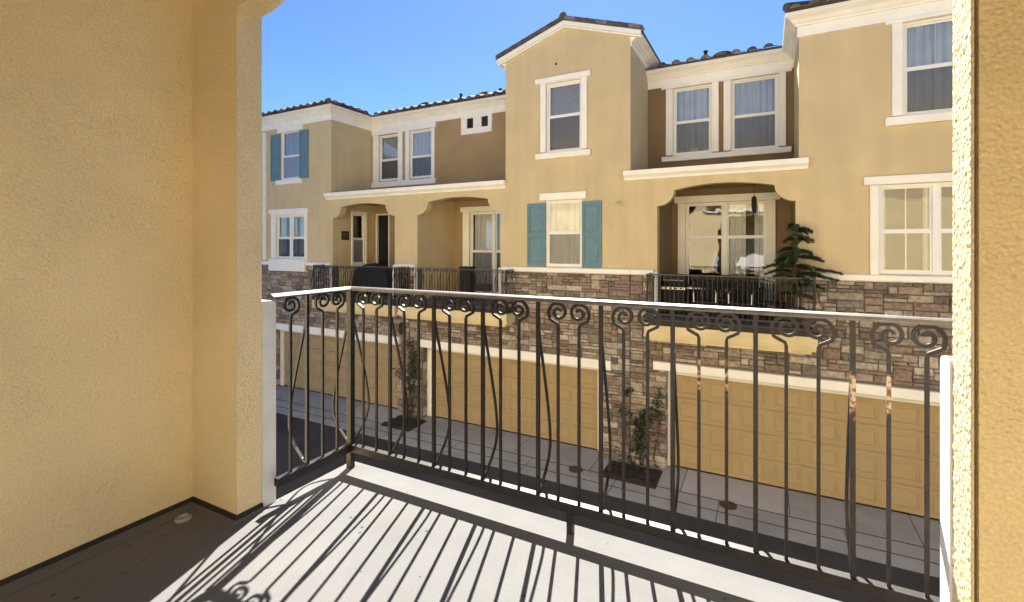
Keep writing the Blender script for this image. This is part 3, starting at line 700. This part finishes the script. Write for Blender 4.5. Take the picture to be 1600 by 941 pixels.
wB = stone_base(hB, -10.05, -3.03, [gbh, pb], blk(gbh, pb, (-10.05, -6.25), (-9.62, -3.48, -1.88, -1.60)), 8)
wC = stone_base(hC, -3.02, 9.0, [gch, pc], blk(gch, pc, (-2.58, .9), (-2.48, 3.9, -1.72, -1.47), [(4.0, 9.2, -5, .6)]), 21)
for h, a, b, z0, z1 in ((hA, -16.80, -10.46, -1.87, -1.62), (hB, -9.60, -3.50, -1.86, -1.62), (hC, -2.45, 3.85, -1.70, -1.50)):
    mb = MB(); mb.cbox(a, b, 11.89, D + .02, z0, z1, .012); part('garage_header', mb, 'cream', h)
for wl, x, zt in ((wA, -16.67, -1.76), (wB, -9.55, -1.76), (wC, -2.17, -1.62)): reveal_stones(wl, x, D + .0, D + .2, -4.05, zt, int(-x * 7))
garage_door(hA, -16.50, -10.72, -1.98); garage_door(hB, -9.38, -3.94, -1.98); garage_door(hC, -2.00, 3.45, -1.84)
balcony(hA, -13.90, -10.19, -13.55, -10.70, 0, 0); balcony(hB, -10.07, -6.24, -9.77, -6.755, 0, 0); balcony(hC, -2.55, .90, -2.37, .54, 0, 0)

# ================================================================== iron railings
BH, BR, ZB0, ZB1 = 1.035, .0075, .10, .14          # underside of cap, bar half width, bottom rail
def bar_mesh(m): mb = MB(); mb.box(-.008, .008, -.008, .008, .13, BH); return mb.mesh('baluster', m)
def scroll_mesh(sgn, m):
    mb = MB(); p = [(0, 0, .13), (0, 0, .50), (0, 0, .925), (-.004, 0, .937)]
    cx, cz = .002, .990
    for i in range(31):
        a = R_(218) - R_(560) * i / 30; r = .054 - .042 * (i / 30) ** .75
        p.append((cx + r * math.cos(a), 0, cz + r * math.sin(a)))
    p = [(sgn * x, y, z) for x, y, z in p]
    mb.tube(p, [.0082] * 4 + [.0086] * 27 + [.0076] * 4, 4, PI / 4); return mb.mesh('scroll_baluster', m)
def belly_mesh(m):
    mb = MB(); pts = []
    for z, y in ((.90, .010), (.86, .018), (.75, .050), (.60, .092), (.50, .118), (.42, .134), (.36, .142), (.31, .141), (.26, .125), (.21, .088), (.165, .040), (.148, .014)): pts.append((0, y, z))
    mb.tube(pts, .0075, 4, PI / 4); return mb.mesh('belly_bar', m)
RM = {}
for k in ('iron', 'rust'):
    RM['bar', k] = bar_mesh(M[k]); RM['sl', k] = scroll_mesh(1, M[k]); RM['sr', k] = scroll_mesh(-1, M[k]); RM['be', k] = belly_mesh(M[k])
CAP = [(-.027, 0), (.027, 0), (.027, .008), (.020, .016), (.010, .021), (0, .0225), (-.010, .021), (-.020, .016), (-.027, .008)]
def along(mb, prof, a, b):
    """profile (across, z) from plan point a to b"""
    a = Vector((*a, 0)); b = Vector((*b, 0)); d = (b - a).normalized(); n_ = Vector((-d.y, d.x, 0)); n = len(mb.v); k = len(prof)
    for p in (a, b):
        for o, z in prof: mb.v.append((p.x + n_.x * o, p.y + n_.y * o, z))
    for i in range(k): j = (i + 1) % k; mb.f.append((n + i, n + j, n + k + j, n + k + i))
    mb.f.append(tuple(range(n, n + k))); mb.f.append(tuple(range(n + 2 * k - 1, n + k - 1, -1)))
def railing(label, origin, rz, nf, pitch, side_len, rusted=(), feet=()):
    W = T(*origin, rz); t = thing('balcony_railing', label, 'railing', world=W, group='wrought iron balcony railings')
    Lf = nf * pitch
    cap = MB(); CP = [(o, z + BH) for o, z in CAP]
    # mitred cap: left side, front, right side
    cap2 = sweep([(0, -side_len - .065), (0, 0), (Lf, 0), (Lf, -side_len - .065)], CP, -1)
    part('top_rail', cap2, 'iron_cap', t, W)
    bot = sweep([(0, -side_len - .03), (0, 0), (Lf, 0), (Lf, -side_len - .03)], [(-.017, ZB0), (.017, ZB0), (.017, ZB1), (-.017, ZB1)], -1)
    part('bottom_rail', bot, 'iron', t, W)
    for x in (0, Lf):
        mb = MB(); mb.box(x - .0165, x + .0165, -.0165, .0165, 0, BH); part('corner_post', mb, 'iron', t, W)
    for n in feet:
        x = n * pitch; mb = MB(); mb.box(x - .014, x + .014, -.014, .014, 0, ZB0); part('rail_foot', mb, 'iron', t, W)
    nm = {'bar': 'baluster', 'sl': 'scroll_baluster', 'sr': 'scroll_baluster', 'be': 'belly_bar'}
    def put(kind, x, y, r, m='iron'): return link(nm[kind], RM[kind, m], t, W @ T(x, y, 0, r))
    for n in range(1, nf):
        k = n % 3; m = 'rust' if n in rusted else 'iron'
        b = put(('bar', 'sl', 'sr')[k], n * pitch, 0, 0, m)
        if k == 0: put('be', n * pitch, 0, 0)
    ns = int((side_len - .02) / .1)
    for s, x in ((1, 0), (-1, Lf)):
        for n in range(1, ns + 1):
            k = n % 3; put(('bar', 'sr', 'sl')[k] if s > 0 else ('bar', 'sl', 'sr')[k], x, -n * .1, PI / 2 if s > 0 else -PI / 2)
            if k == 0: put('be', x, -n * .1, PI / 2 if s > 0 else -PI / 2)
        put('be', x, 0, PI / 2 if s > 0 else -PI / 2); put('be', x, 0, 0)
    return t
railing('weathered iron railing around the near balcony, its scrolls and bars close to the camera', (-2.145, 2.03, 0), 0, 27, .1003, .45, (19, 20, 24, 25), (13.6, 26.3))
railing('dark iron railing on the far balcony in front of the grill and potted conifer', (.85, 11.46, -.41), PI, 33, .1012, .53, (), (11, 22))
railing('dark iron railing on the middle far balcony left of the teal shutters', (-6.285, 11.46, -.41), PI, 36, .104, .53, (), (12, 24))
railing('dark iron railing on the leftmost far balcony before the covered grill', (-10.23, 11.46, -.41), PI, 36, .101, .53, (), (12, 24))

# ================================================================== own house (near)
JX0, JX1, YW0, YW1 = -2.20, .391, 1.385, 1.51
hN = thing('townhouse', 'yellow stucco house in the foreground, its balcony wall left and post right framing the view', 'house', (-1, 0, GZ))
wl = MB()
wl.box(-12, JX0, YW0, YW1, -.3, 6.2)                                  # left of the opening, through all storeys
wl.v = wl.v[:-8]; wl.f = wl.f[:-6]
holed(wl, -12, JX0, -.3, 3.1, [(-5.6, -4.4, .7, 2.5)], YW0, YW1); holed(wl, JX1 + .012, 10, -.3, 3.1, [(2.4, 3.6, .7, 2.5)], YW0, YW1)
spandrel(wl, arch_profile(JX0, JX1, 2.42, 2.86, .36), 3.1, YW0, YW1)
part('arch_wall', wl, 'near', hN)
mb = MB(); mb.box(-2.76, -2.56, -.35, YW0, -.3, 2.98); part('balcony_wall', mb, 'near', hN)
mb = MB(); mb.box(.98, 1.18, -.35, YW0, -.3, 2.98); part('balcony_wall', mb, 'near', hN)
mb = MB(); holed(mb, -2.56, .98, -.3, 2.98, [(-1.9, .1, .02, 2.12)], -.55, -.35); part('bounce_back_wall', mb, 'near', hN)  # unseen wall, set close behind the camera to bounce sun into the porch
mb = MB(); mb.box(-1.9, -.88, -.46, -.41, .02, 2.12); mb.box(-.92, .1, -.405, -.36, .02, 2.12); part('bounce_door_leaf', mb, 'white', hN)  # unseen white leaves in place of glass, added to bounce more sunlight
mb = MB(); mb.box(-2.76, 1.18, -.55, YW0, 2.98, 3.08); part('porch_ceiling', mb, 'cream', hN)
# bumpy, sunlit side of the right-hand post: real relief
rl = MB(); ny, nz = 26, 640
for j in range(nz + 1):
    for i in range(ny + 1):
        y = YW0 + (YW1 - YW0) * i / ny; z = -.02 + 2.44 * j / nz
        e = min(i, ny - i) / 3.; q = Vector((3.1, y * 70, z * 62)); h = noise.noise(q * 1.3) * .6 + noise.noise(q * 2.3) * .4 + noise.noise(q * .35) * .25
        x = JX1 - max(h, -.35) * .0034 * min(1, .35 + e * .65)
        if i in (0, ny): x = JX1 + .004
        rl.v.append((x, y, z))
for j in range(nz):
    for i in range(ny): a = j * (ny + 1) + i; rl.f.append((a, a + 1, a + ny + 2, a + ny + 1))
for i_, sx in ((0, 1), (ny, -1)):
    n = len(rl.v)
    for z in (-.02, 2.42): rl.v += [(JX1 + .0125, YW0 if i_ == 0 else YW1, z)]
part('post_face', rl, 'near', hN, smooth=True)
def stub(x0, x1):
    prof = [(YW1 + .002, 0), (1.585, 0)] + [(1.585 - .022 + .022 * math.cos(a), .995 + .022 * math.sin(a)) for a in [PI / 2 * i / 5 for i in range(6)]] + [(YW1 + .002, 1.02)]
    mb = MB(); n = len(prof); mb.v = [(x0, y, z) for y, z in prof] + [(x1, y, z) for y, z in prof]
    mb.f = [tuple(range(n - 1, -1, -1)), tuple(range(n, 2 * n))] + [(i, (i + 1) % n, n + (i + 1) % n, n + i) for i in range(n)]
    part('stub_wall', mb, 'white', hN)
stub(-2.40, -2.196); stub(.387, .62)
# deck
dk = MB(); dk.box(-2.56, .98, -.35, YW0, -.25, 0); dk.box(-2.205, .70, YW0, 2.10, -.25, 0); dk.v[8 + 4:8 + 8] = [(-2.205, YW0, 0), (.70, YW0, 0), (.70, 2.10, 0), (-2.205, 2.10, 0)]
deck = part('balcony_deck', dk, 'deck', hN)
fl = MB()
fl.v = [(-2.551, -.35, .026), (-2.551, YW0 - .009, .026), (JX0 + .009, YW0 - .009, .026), (JX0 + .009, YW1, .026),
        (-2.545, -.35, .010), (-2.545, YW0 - .015, .010), (JX0 + .015, YW0 - .015, .010), (JX0 + .015, YW1, .010),
        (-2.475, -.35, .002), (-2.475, YW0 - .075, .002), (JX0 + .03, YW0 - .06, .002), (JX0 + .03, YW1, .002),
        (-2.562, -.35, .028), (-2.562, YW0 + .002, .028), (JX0 - .002, YW0 + .002, .028), (JX0 - .002, YW1, .028)]
fl.f = [(r * 4 + k, r * 4 + k + 1, q * 4 + k + 1, q * 4 + k) for r, q in ((3, 0), (0, 1)) for k in range(3)]
part('base_flashing', fl, 'flash', hN)
fl = MB(); fl.v = [(-2.545, -.35, .010), (-2.545, YW0 - .015, .010), (JX0 + .015, YW0 - .015, .010), (JX0 + .015, YW1, .010), (-2.475, -.35, .002), (-2.475, YW0 - .075, .002), (JX0 + .03, YW0 - .06, .002), (JX0 + .03, YW1, .002)]
fl.f = [(k, k + 1, 5 + k, 4 + k) for k in range(3)]; part('deck_cove', fl, 'deck', hN)
fl = MB(); fl.box(JX1 - .009, .98, YW0 - .009, YW0, .001, .035); part('base_flashing', fl, 'flash', hN)
fa = MB(); fa.box(-2.215, .71, 2.102, 2.125, -.28, -.02); part('balcony_fascia', fa, 'slabtrim', hN)
# upper storeys and flank of the near house, seen as reflections in the panes opposite
up = MB()
holed(up, -12, -2.76, 3.1, 6.2, [(-5.6, -4.4, 3.9, 5.6)], YW0, YW1); holed(up, .98, 10, 3.1, 6.2, [(2.4, 3.6, 3.9, 5.6)], YW0, YW1)
up.box(-2.76, .98, -.55, -.35, 3.1, 6.2); up.box(-2.96, -2.76, -.35, YW0, 3.1, 6.2); up.box(.98, 1.18, -.35, YW0, 3.1, 6.2)
up.box(-12, 10, YW0, YW1, GZ, -.3)
part('upper_wall', up, 'yellow', hN)
part('cornice', sweep([(10, YW1), (.98, YW1), (.98, -.35), (-2.76, -.35), (-2.76, YW1), (-12, YW1)], CROWN), 'cream', hN)
part('ledge', sweep([(1.1, YW1), (-2.9, YW1)], LEDGE), 'cream', hN)
WN = T(0, YW1, 0, PI)
for a, z0, z1 in ((-3.6, .7, 2.5), (-3.6, 3.9, 5.6), (4.4, .7, 2.5), (4.4, 3.9, 5.6)):
    window(hN, WN, a, a + 1.2, z0, z1, (z0 + z1) / 2, 1, True, 'curtain', screen=False)
    trim(hN, WN, [(a - .15, a, z0, z1, .05), (a + 1.2, a + 1.35, z0, z1, .05), (a - .25, a + 1.45, z1 + .002, z1 + .18, .08), (a - .25, a + 1.45, z0 - .16, z0 - .002, .08)])
roof(hN, [[(-12.3, 1.8, E0), (10.3, 1.8, E0), (10.3, -2.2, E0 + 1.32), (-12.3, -2.2, E0 + 1.32)], [(-12.3, -2.2, E0 + 1.32), (10.3, -2.2, E0 + 1.32), (10.3, -6.4, E0), (-12.3, -6.4, E0)]])
for k, (z0, z1) in enumerate(((-.7, -.3),)):
    mb = MB(); mb.box(-2.3, .8, YW1 + .002, 2.09, -.6, -.26); part('balcony_soffit', mb, 'slabtrim', hN)
# floor drain in the corner
dr = MB(); dr.lathe([(.034, .002), (.034, .010), (.027, .016), (.020, .006), (.002, .006)], 18)
thing('floor_drain', 'small round drain cap in the shaded deck corner by the wall', 'drain', (-2.43, 1.27, .0), me=dr.mesh('floor_drain', 'concrete'))

# ================================================================== planting
def leaf_cluster(mb, c, n, r, size, rnd, flat=1.):
    for _ in range(n):
        p = Vector(c) + Vector((rnd.gauss(0, r), rnd.gauss(0, r * flat), rnd.gauss(0, r)))
        a = Vector((rnd.uniform(-1, 1), rnd.uniform(-1, .2), rnd.uniform(-1, 1))).normalized(); b = a.orthogonal().normalized(); c2 = a.cross(b)
        s = size * rnd.uniform(.6, 1.3); t = rnd.uniform(0, 6.3); u = b * math.cos(t) + c2 * math.sin(t); v = a.cross(u)
        mb.poly([p - u * s, p + v * s * .45 - u * .1 * s, p + u * s, p - v * s * .45 - u * .1 * s])
def bed(label, x0, x1, y0, y1):
    mb = MB(); nx, ny = 14, 8; rnd = random.Random(int(x0 * 10))
    for j in range(ny + 1):
        for i in range(nx + 1):
            edge = i in (0, nx) or j in (0, ny)
            mb.v.append((x0 + (x1 - x0) * i / nx + (j / ny - .5) * .0, y0 + (y1 - y0) * j / ny, -4.125 if edge else -4.085 + rnd.uniform(0, .05)))
    for j in range(ny):
        for i in range(nx): a = j * (nx + 1) + i; mb.f.append((a, a + 1, a + nx + 2, a + nx + 1))
    o = thing('planting_bed', label, 'flower bed', me=mb.mesh('planting_bed', 'soil'), world=Matrix()); return o
bed('small dark soil bed at the foot of the stone pillar between left and middle garages', -10.35, -9.25, 10.95, 11.90)
bed('small dark soil bed at the foot of the stone pillar beside the right garage', -3.5, -2.2, 10.95, 11.90)
def vine(label, x, stems, clusters, seed):
    rnd = random.Random(seed); t = thing('climbing_vine', label, 'vine', (x, 11.86, -4.08))
    st = MB(); lf = MB()
    for pts in stems:
        st.tube([(x + px_, 11.88 + rnd.uniform(-.03, .03), -4.08 + z) for px_, z in pts], [.016 * (1 - .7 * i / len(pts)) for i in range(len(pts))], 5)
        for (ax, az), (bx, bz) in zip(pts, pts[1:]):
            for k in range(5):
                q = k / 5; leaf_cluster(lf, (x + ax + (bx - ax) * q, 11.86, -4.08 + az + (bz - az) * q), 3, .06, .05, rnd, .6)
    for (cx, cz, n, r) in clusters: leaf_cluster(lf, (x + cx, 11.83, -4.08 + cz), n, r, .06, rnd, .5)
    part('stem', st, 'bark', t); o = part('foliage', lf, 'leaf', t); o['kind'] = 'stuff'
vine('bare twiggy vine climbing the stone pillar between left and middle garages', -9.95,
     [[(0, 0), (.02, .5), (-.03, 1.0), (.05, 1.5), (.0, 2.0), (.1, 2.45)], [(.03, .1), (.12, .7), (.1, 1.3), (.2, 1.7)], [(0, .9), (-.25, 1.25), (-.55, 1.35)]],
     [(.1, 1.55, 70, .13), (.15, 1.9, 60, .12), (.22, 1.25, 40, .09), (.0, 2.2, 30, .1), (.05, .9, 30, .08), (-.5, 1.33, 14, .06), (-.2, 1.2, 14, .07), (0, .15, 50, .15)], 5)
vine('leafy dark vine climbing the stone pillar beside the right garage', -2.75,
     [[(0, 0), (-.03, .5), (.03, .9), (.15, 1.3)], [(0, .1), (.1, .6), (.0, 1.0), (.02, 1.25)], [(-.2, 0), (-.4, .8), (-.45, 1.4), (-.3, 1.9)], [(.3, .2), (.45, .9), (.4, 1.6), (.5, 2.0)]],
     [(.0, 1.0, 140, .12), (.1, 1.2, 90, .10), (.0, .7, 70, .08), (-.02, .4, 60, .08), (-.42, 1.3, 30, .08), (.42, 1.6, 36, .09), (-.3, 1.75, 24, .08), (.38, 1.3, 24, .08), (-.1, .1, 90, .22)], 9)

# conifer in a pot
rnd = random.Random(4)
cf = thing('potted_conifer', 'green tiered potted conifer rising above the far iron railing', 'tree', (.53, 11.76, -.41))
mb = MB(); mb.lathe([(.12, -.40), (.17, -.05), (.185, -.05), (.185, .0), (.16, .0), (.155, -.03), (.01, -.03)], 18, .53, 11.76); part('pot', mb, 'pot', cf)
tk = MB(); tk.tube([(.53, 11.76, -.05), (.54, 11.76, .5), (.52, 11.77, 1.1), (.53, 11.76, 1.72)], [.03, .026, .018, .006], 7); part('trunk', tk, 'bark', cf)
br = MB(); nd = MB()
tiers = [(1.62, .22, 6), (1.44, .30, 5), (1.18, .40, 5), (1.02, .58, 7), (.86, .66, 8), (.70, .64, 7), (.50, .5, 5), (.30, .4, 4)]
for tz, L_, k in tiers:
    a0 = rnd.uniform(0, 6)
    for i in range(k):
        a = a0 + 2 * PI * i / k + rnd.uniform(-.45, .45); LL = L_ * rnd.uniform(.6, 1.15) * (1.12 if math.cos(a) > 0 else .86); d = Vector((math.cos(a), math.sin(a) * .75, 0)); n = 6; z0_ = tz + rnd.uniform(-.07, .07); up_ = rnd.uniform(-.02, .10)
        pts = [Vector((.53, 11.76, z0_)) + d * LL * q / n + Vector((0, 0, up_ * math.sin(q / n * 2.2) - .10 * (q / n) ** 2)) for q in range(n + 1)]
        br.tube(pts, [.009 * (1 - .8 * q / n) for q in range(n + 1)], 4)
        for q in range(4, 30):
            t = q / 29; seg = min(n - 1, int(t * n)); p = pts[seg].lerp(pts[seg + 1], t * n - seg)
            for m_ in range(11):
                an = rnd.uniform(0, 2 * PI); side_ = Vector((-d.y, d.x, 0)) * math.cos(an) + Vector((0, 0, 1)) * math.sin(an) * .6
                e = p + side_ * .088 * rnd.uniform(.5, 1.25) * (1.2 - .5 * t) + d * rnd.uniform(.02, .07)
                wv = side_.cross(d).normalized() * .010
                nd.poly([p - wv, p + wv, e + wv * .5, e - wv * .5])
part('branch', br, 'bark', cf); o = part('foliage', nd, 'needle', cf); o['kind'] = 'stuff'

# ================================================================== things on the far balconies
ZD = -.41
def put_thing(name, label, cat, loc, rz, parts, group=None):
    t = thing(name, label, cat, loc, rz, group); W = T(*loc, rz)
    for (n, mb, m, sm) in parts: part(n, mb, m, t, W, sm)
    return t
def rounded_lid(w_, d_, z0, h):
    mb = MB(); n = 8; pts = [(-d_ / 2 * math.cos(PI * i / n), z0 + h * math.sin(PI * i / n)) for i in range(n + 1)]
    k = len(pts); mb.v = [(-w_ / 2, y, z) for y, z in pts] + [(w_ / 2, y, z) for y, z in pts]
    mb.f = [tuple(range(k)), tuple(range(2 * k - 1, k - 1, -1))] + [(i, i + 1, k + i + 1, k + i) for i in range(k - 1)] + [(0, k, 2 * k - 1, k - 1)]
    return mb
cb = MB(); cb.box(-.27, .27, -.22, .22, .08, .62); cb.box(-.25, -.01, -.236, -.22, .12, .58); cb.box(.01, .25, -.236, -.22, .12, .58)
lid = rounded_lid(.58, .50, .70, .30); fb = MB(); fb.box(-.30, .30, -.27, .25, .62, .70)
hd = MB(); hd.tube([(-.24, -.27, .86), (-.24, -.30, .86), (.24, -.30, .86), (.24, -.27, .86)], .016, 8)
pnl = MB(); pnl.box(-.28, .28, -.292, -.272, .635, .69)
sh = MB(); sh.box(.31, .72, -.22, .20, .66, .69); sh2 = MB(); sh2.box(-.62, -.31, -.22, .20, .66, .69)
wh = MB(); wh.lathe([(.06, -.02), (.075, 0), (.06, .02)], 12, 0, 0)
kn = MB()
for i in range(4): kn.box(-.2 + i * .12, -.15 + i * .12, -.312, -.293, .645, .682)
put_thing('grill', 'black gas grill with steel handle behind the far right railing', 'grill', (-2.05, 12.62, ZD), 0,
          [('cabinet', cb, 'black', 0), ('lid', lid, 'black', 1), ('fire_box', fb, 'black', 0), ('handle', hd, 'metal', 0), ('control_panel', pnl, 'metal', 0), ('side_shelf', sh, 'metal', 0), ('knob', kn, 'black', 0)])
def chair_parts():
    st = MB(); st.box(-.24, .24, -.24, .22, .40, .44)
    bk = MB()
    for i in range(7): bk.box(-.21 + i * .066, -.18 + i * .066, .205, .22, .46, .88)
    bf = MB(); bf.tube([(-.24, .215, .42), (-.24, .25, .90), (0, .26, .96), (.24, .25, .90), (.24, .215, .42)], .014, 6)
    P = [('seat', st, 'black', 0), ('back_slats', bk, 'black', 0), ('back_frame', bf, 'black', 0)]
    for sx in (-.22, .22):
        ar = MB(); ar.tube([(sx, .23, .66), (sx * 1.08, -.05, .67), (sx * 1.08, -.22, .63), (sx * 1.05, -.23, .42)], .014, 6); P.append(('armrest', ar, 'metal', 0))
        for sy in (-.21, .19):
            lg = MB(); lg.tube([(sx, sy, .41), (sx * 1.06, sy * 1.1, 0)], .013, 6); P.append(('leg', lg, 'black', 0))
    return P
put_thing('patio_chair', 'black slatted patio chair nearest the grill on the far right balcony', 'chair', (-1.15, 12.55, ZD), R_(200), chair_parts(), 'patio chairs on the far balcony')
put_thing('patio_chair', 'black slatted patio chair with bright armrests beside the potted conifer', 'chair', (.05, 12.35, ZD), R_(150), chair_parts(), 'patio chairs on the far balcony')
put_thing('patio_chair', 'black slatted patio chair pushed up to the front rail between grill and table', 'chair', (-1.3, 11.95, ZD), R_(10), chair_parts(), 'patio chairs on the far balcony')
put_thing('patio_chair', 'black slatted patio chair right in front of the round table at the rail', 'chair', (-.5, 11.98, ZD), R_(-8), chair_parts(), 'patio chairs on the far balcony')
so = MB(); so.cbox(-.78, .78, -.36, .30, .12, .42, .03)
sb = MB()
for q in range(3): sb.cbox(-.76 + q * .51, -.26 + q * .51, .10, .30, .42, .95, .03)
sf = [MB(), MB()]; sf[0].cbox(-.92, -.785, -.36, .32, .05, .66, .02); sf[1].cbox(.785, .92, -.36, .32, .05, .66, .02)
put_thing('patio_sofa', 'bulky black cushioned patio sofa with its back to the sliding door', 'sofa', (-.95, 13.35, ZD), 0, [('seat', so, 'black', 0), ('back_cushions', sb, 'black', 0), ('armrest', sf[0], 'black', 0), ('armrest', sf[1], 'black', 0)])
tt = MB(); tt.lathe([(.38, .70), (.40, .705), (.40, .725), (.38, .73)], 24); tl = MB(); tl.lathe([(.03, .03), (.03, .70)], 10); tb = MB(); tb.lathe([(.24, 0), (.24, .02), (.05, .04)], 20)
put_thing('patio_table', 'round dark patio table between the two chairs behind the far railing', 'table', (-.55, 12.55, ZD), 0, [('table_top', tt, 'black', 0), ('pedestal', tl, 'black', 0), ('base', tb, 'black', 0)])
hg = MB(); hg.lathe([(.015, .43), (.055, .38), (.062, .25), (.05, .08), (.025, 0)], 12); hc = MB(); hc.tube([(0, 0, .43), (0, 0, .78)], .005, 5)
put_thing('hanging_ornament', 'slim dark ornament hanging under the right-hand arch', 'ornament', (-.28, 13.0, 2.08), 0, [('body', hg, 'black', 1), ('cord', hc, 'black', 0)])
# covered grill on the left balcony: a draped cover
cv = MB(); n = 24; rr = random.Random(2)
rows = [(0.0, 1.0), (.2, .99), (.45, .97), (.68, .95), (.82, .92), (.93, .86), (1.02, .66), (1.06, .40), (1.07, .15)]
for z, s in rows:
    for i in range(n):
        a = 2 * PI * i / n; ex = abs(math.cos(a)) ** .5 * (1 if math.cos(a) > 0 else -1); ey = abs(math.sin(a)) ** .5 * (1 if math.sin(a) > 0 else -1)
        f = 1 + .07 * math.sin(i * 2.4) * (1.1 - z) + .03 * math.sin(i * 1.1 + z * 4)
        cv.v.append((.88 * s * f * ex, .30 * s * f * ey, z + (.05 * math.sin(ex * 4 + 1) + .03 * math.sin(ey * 3 + ex * 7)) * min(1, z)))
for j in range(len(rows) - 1):
    for i in range(n): i2 = (i + 1) % n; cv.f.append((j * n + i, j * n + i2, (j + 1) * n + i2, (j + 1) * n + i))
cv.f.append(tuple((len(rows) - 1) * n + i for i in range(n)))
thing('covered_grill', 'grill under a draped black cover on the leftmost far balcony', 'grill', (-12.2, 12.6, ZD), me=cv.mesh('covered_grill', 'black', True))
bx = MB(); bx.cbox(-.2, .2, -.15, .15, .03, 1.02, .01); bl = MB(); bl.box(-.215, .215, -.165, .165, 1.02, 1.06); bd = MB(); bd.box(-.18, -.005, -.162, -.15, .08, .98); bd.box(.005, .18, -.162, -.15, .08, .98)
put_thing('storage_cabinet', 'narrow black cabinet beside the window on the middle far balcony', 'cabinet', (-8.35, 12.7, ZD), 0, [('body', bx, 'black', 0), ('lid', bl, 'black', 0), ('door', bd, 'black', 0)])
# plaque, lantern, small wall fittings, lids in the pavement
pq = MB(); pq.cbox(-.17, .17, -.03, 0, -.16, .16, .01); pq2 = MB(); pq2.box(-.12, .12, -.036, -.03, -.10, .10)
tq = thing('wall_plaque', 'small dark square plaque on the porch wall left of the tall narrow window', 'plaque', world=T(-13.549, 12.56, 1.68, PI / 2))
part('frame', pq, 'flash', tq, T(-13.549, 12.56, 1.68, PI / 2)); part('face', pq2, 'rustlid', tq, T(-13.549, 12.56, 1.68, PI / 2))
lb = MB(); lb.box(-.05, .05, -.03, 0, -.12, .12); la = MB(); la.tube([(0, -.03, .05), (0, -.10, .12), (0, -.14, .10)], .012, 6)
lc = MB(); lc.lathe([(.02, .12), (.10, .06), (.085, .05), (.075, -.2), (.05, -.24), (.01, -.27)], 6, 0, -.14)
put_thing('wall_lantern', 'dark lantern mounted high on the pillar between left and middle garages', 'lamp', (-10.25, 11.93, -1.25), 0, [('back_plate', lb, 'flash', 0), ('arm', la, 'flash', 0), ('lantern_body', lc, 'flash', 0)])
ml = MB(); ml.lathe([(.06, -.03), (.06, .0), (.03, .03)], 10); mj = MB(); mj.tube([(0, -.03, 0), (.05, -.12, -.05)], .028, 8)
put_thing('wall_fitting', 'small tan fixture on the plain wall right of the teal shutters', 'fixture', (-3.33, 11.97, 2.40), 0, [('mount', ml, 'slabtrim', 0), ('lamp_head', mj, 'slabtrim', 0)])
vv = MB(); vv.cbox(-.028, .028, -.02, 0, -.028, .028, .005); thing('wall_vent', 'tiny brown vent high in the gable above the upper window', 'vent', (-5.03, 12.0, 6.21), me=vv.mesh('wall_vent', 'rustlid'))
for lab, x, y in (('brown oval lid in the concrete before the right garage', -.72, 10.98), ('small dark lid in the concrete before the middle garage', -4.1, 11.0)):
    mb = MB(); mb.lathe([(.17, -.01), (.17, .012), (.15, .016), (.02, .016)], 20); thing('drain_lid', lab, 'lid', (x, y, -4.121), me=mb.mesh('drain_lid', 'rustlid'), group='lids in the concrete apron')
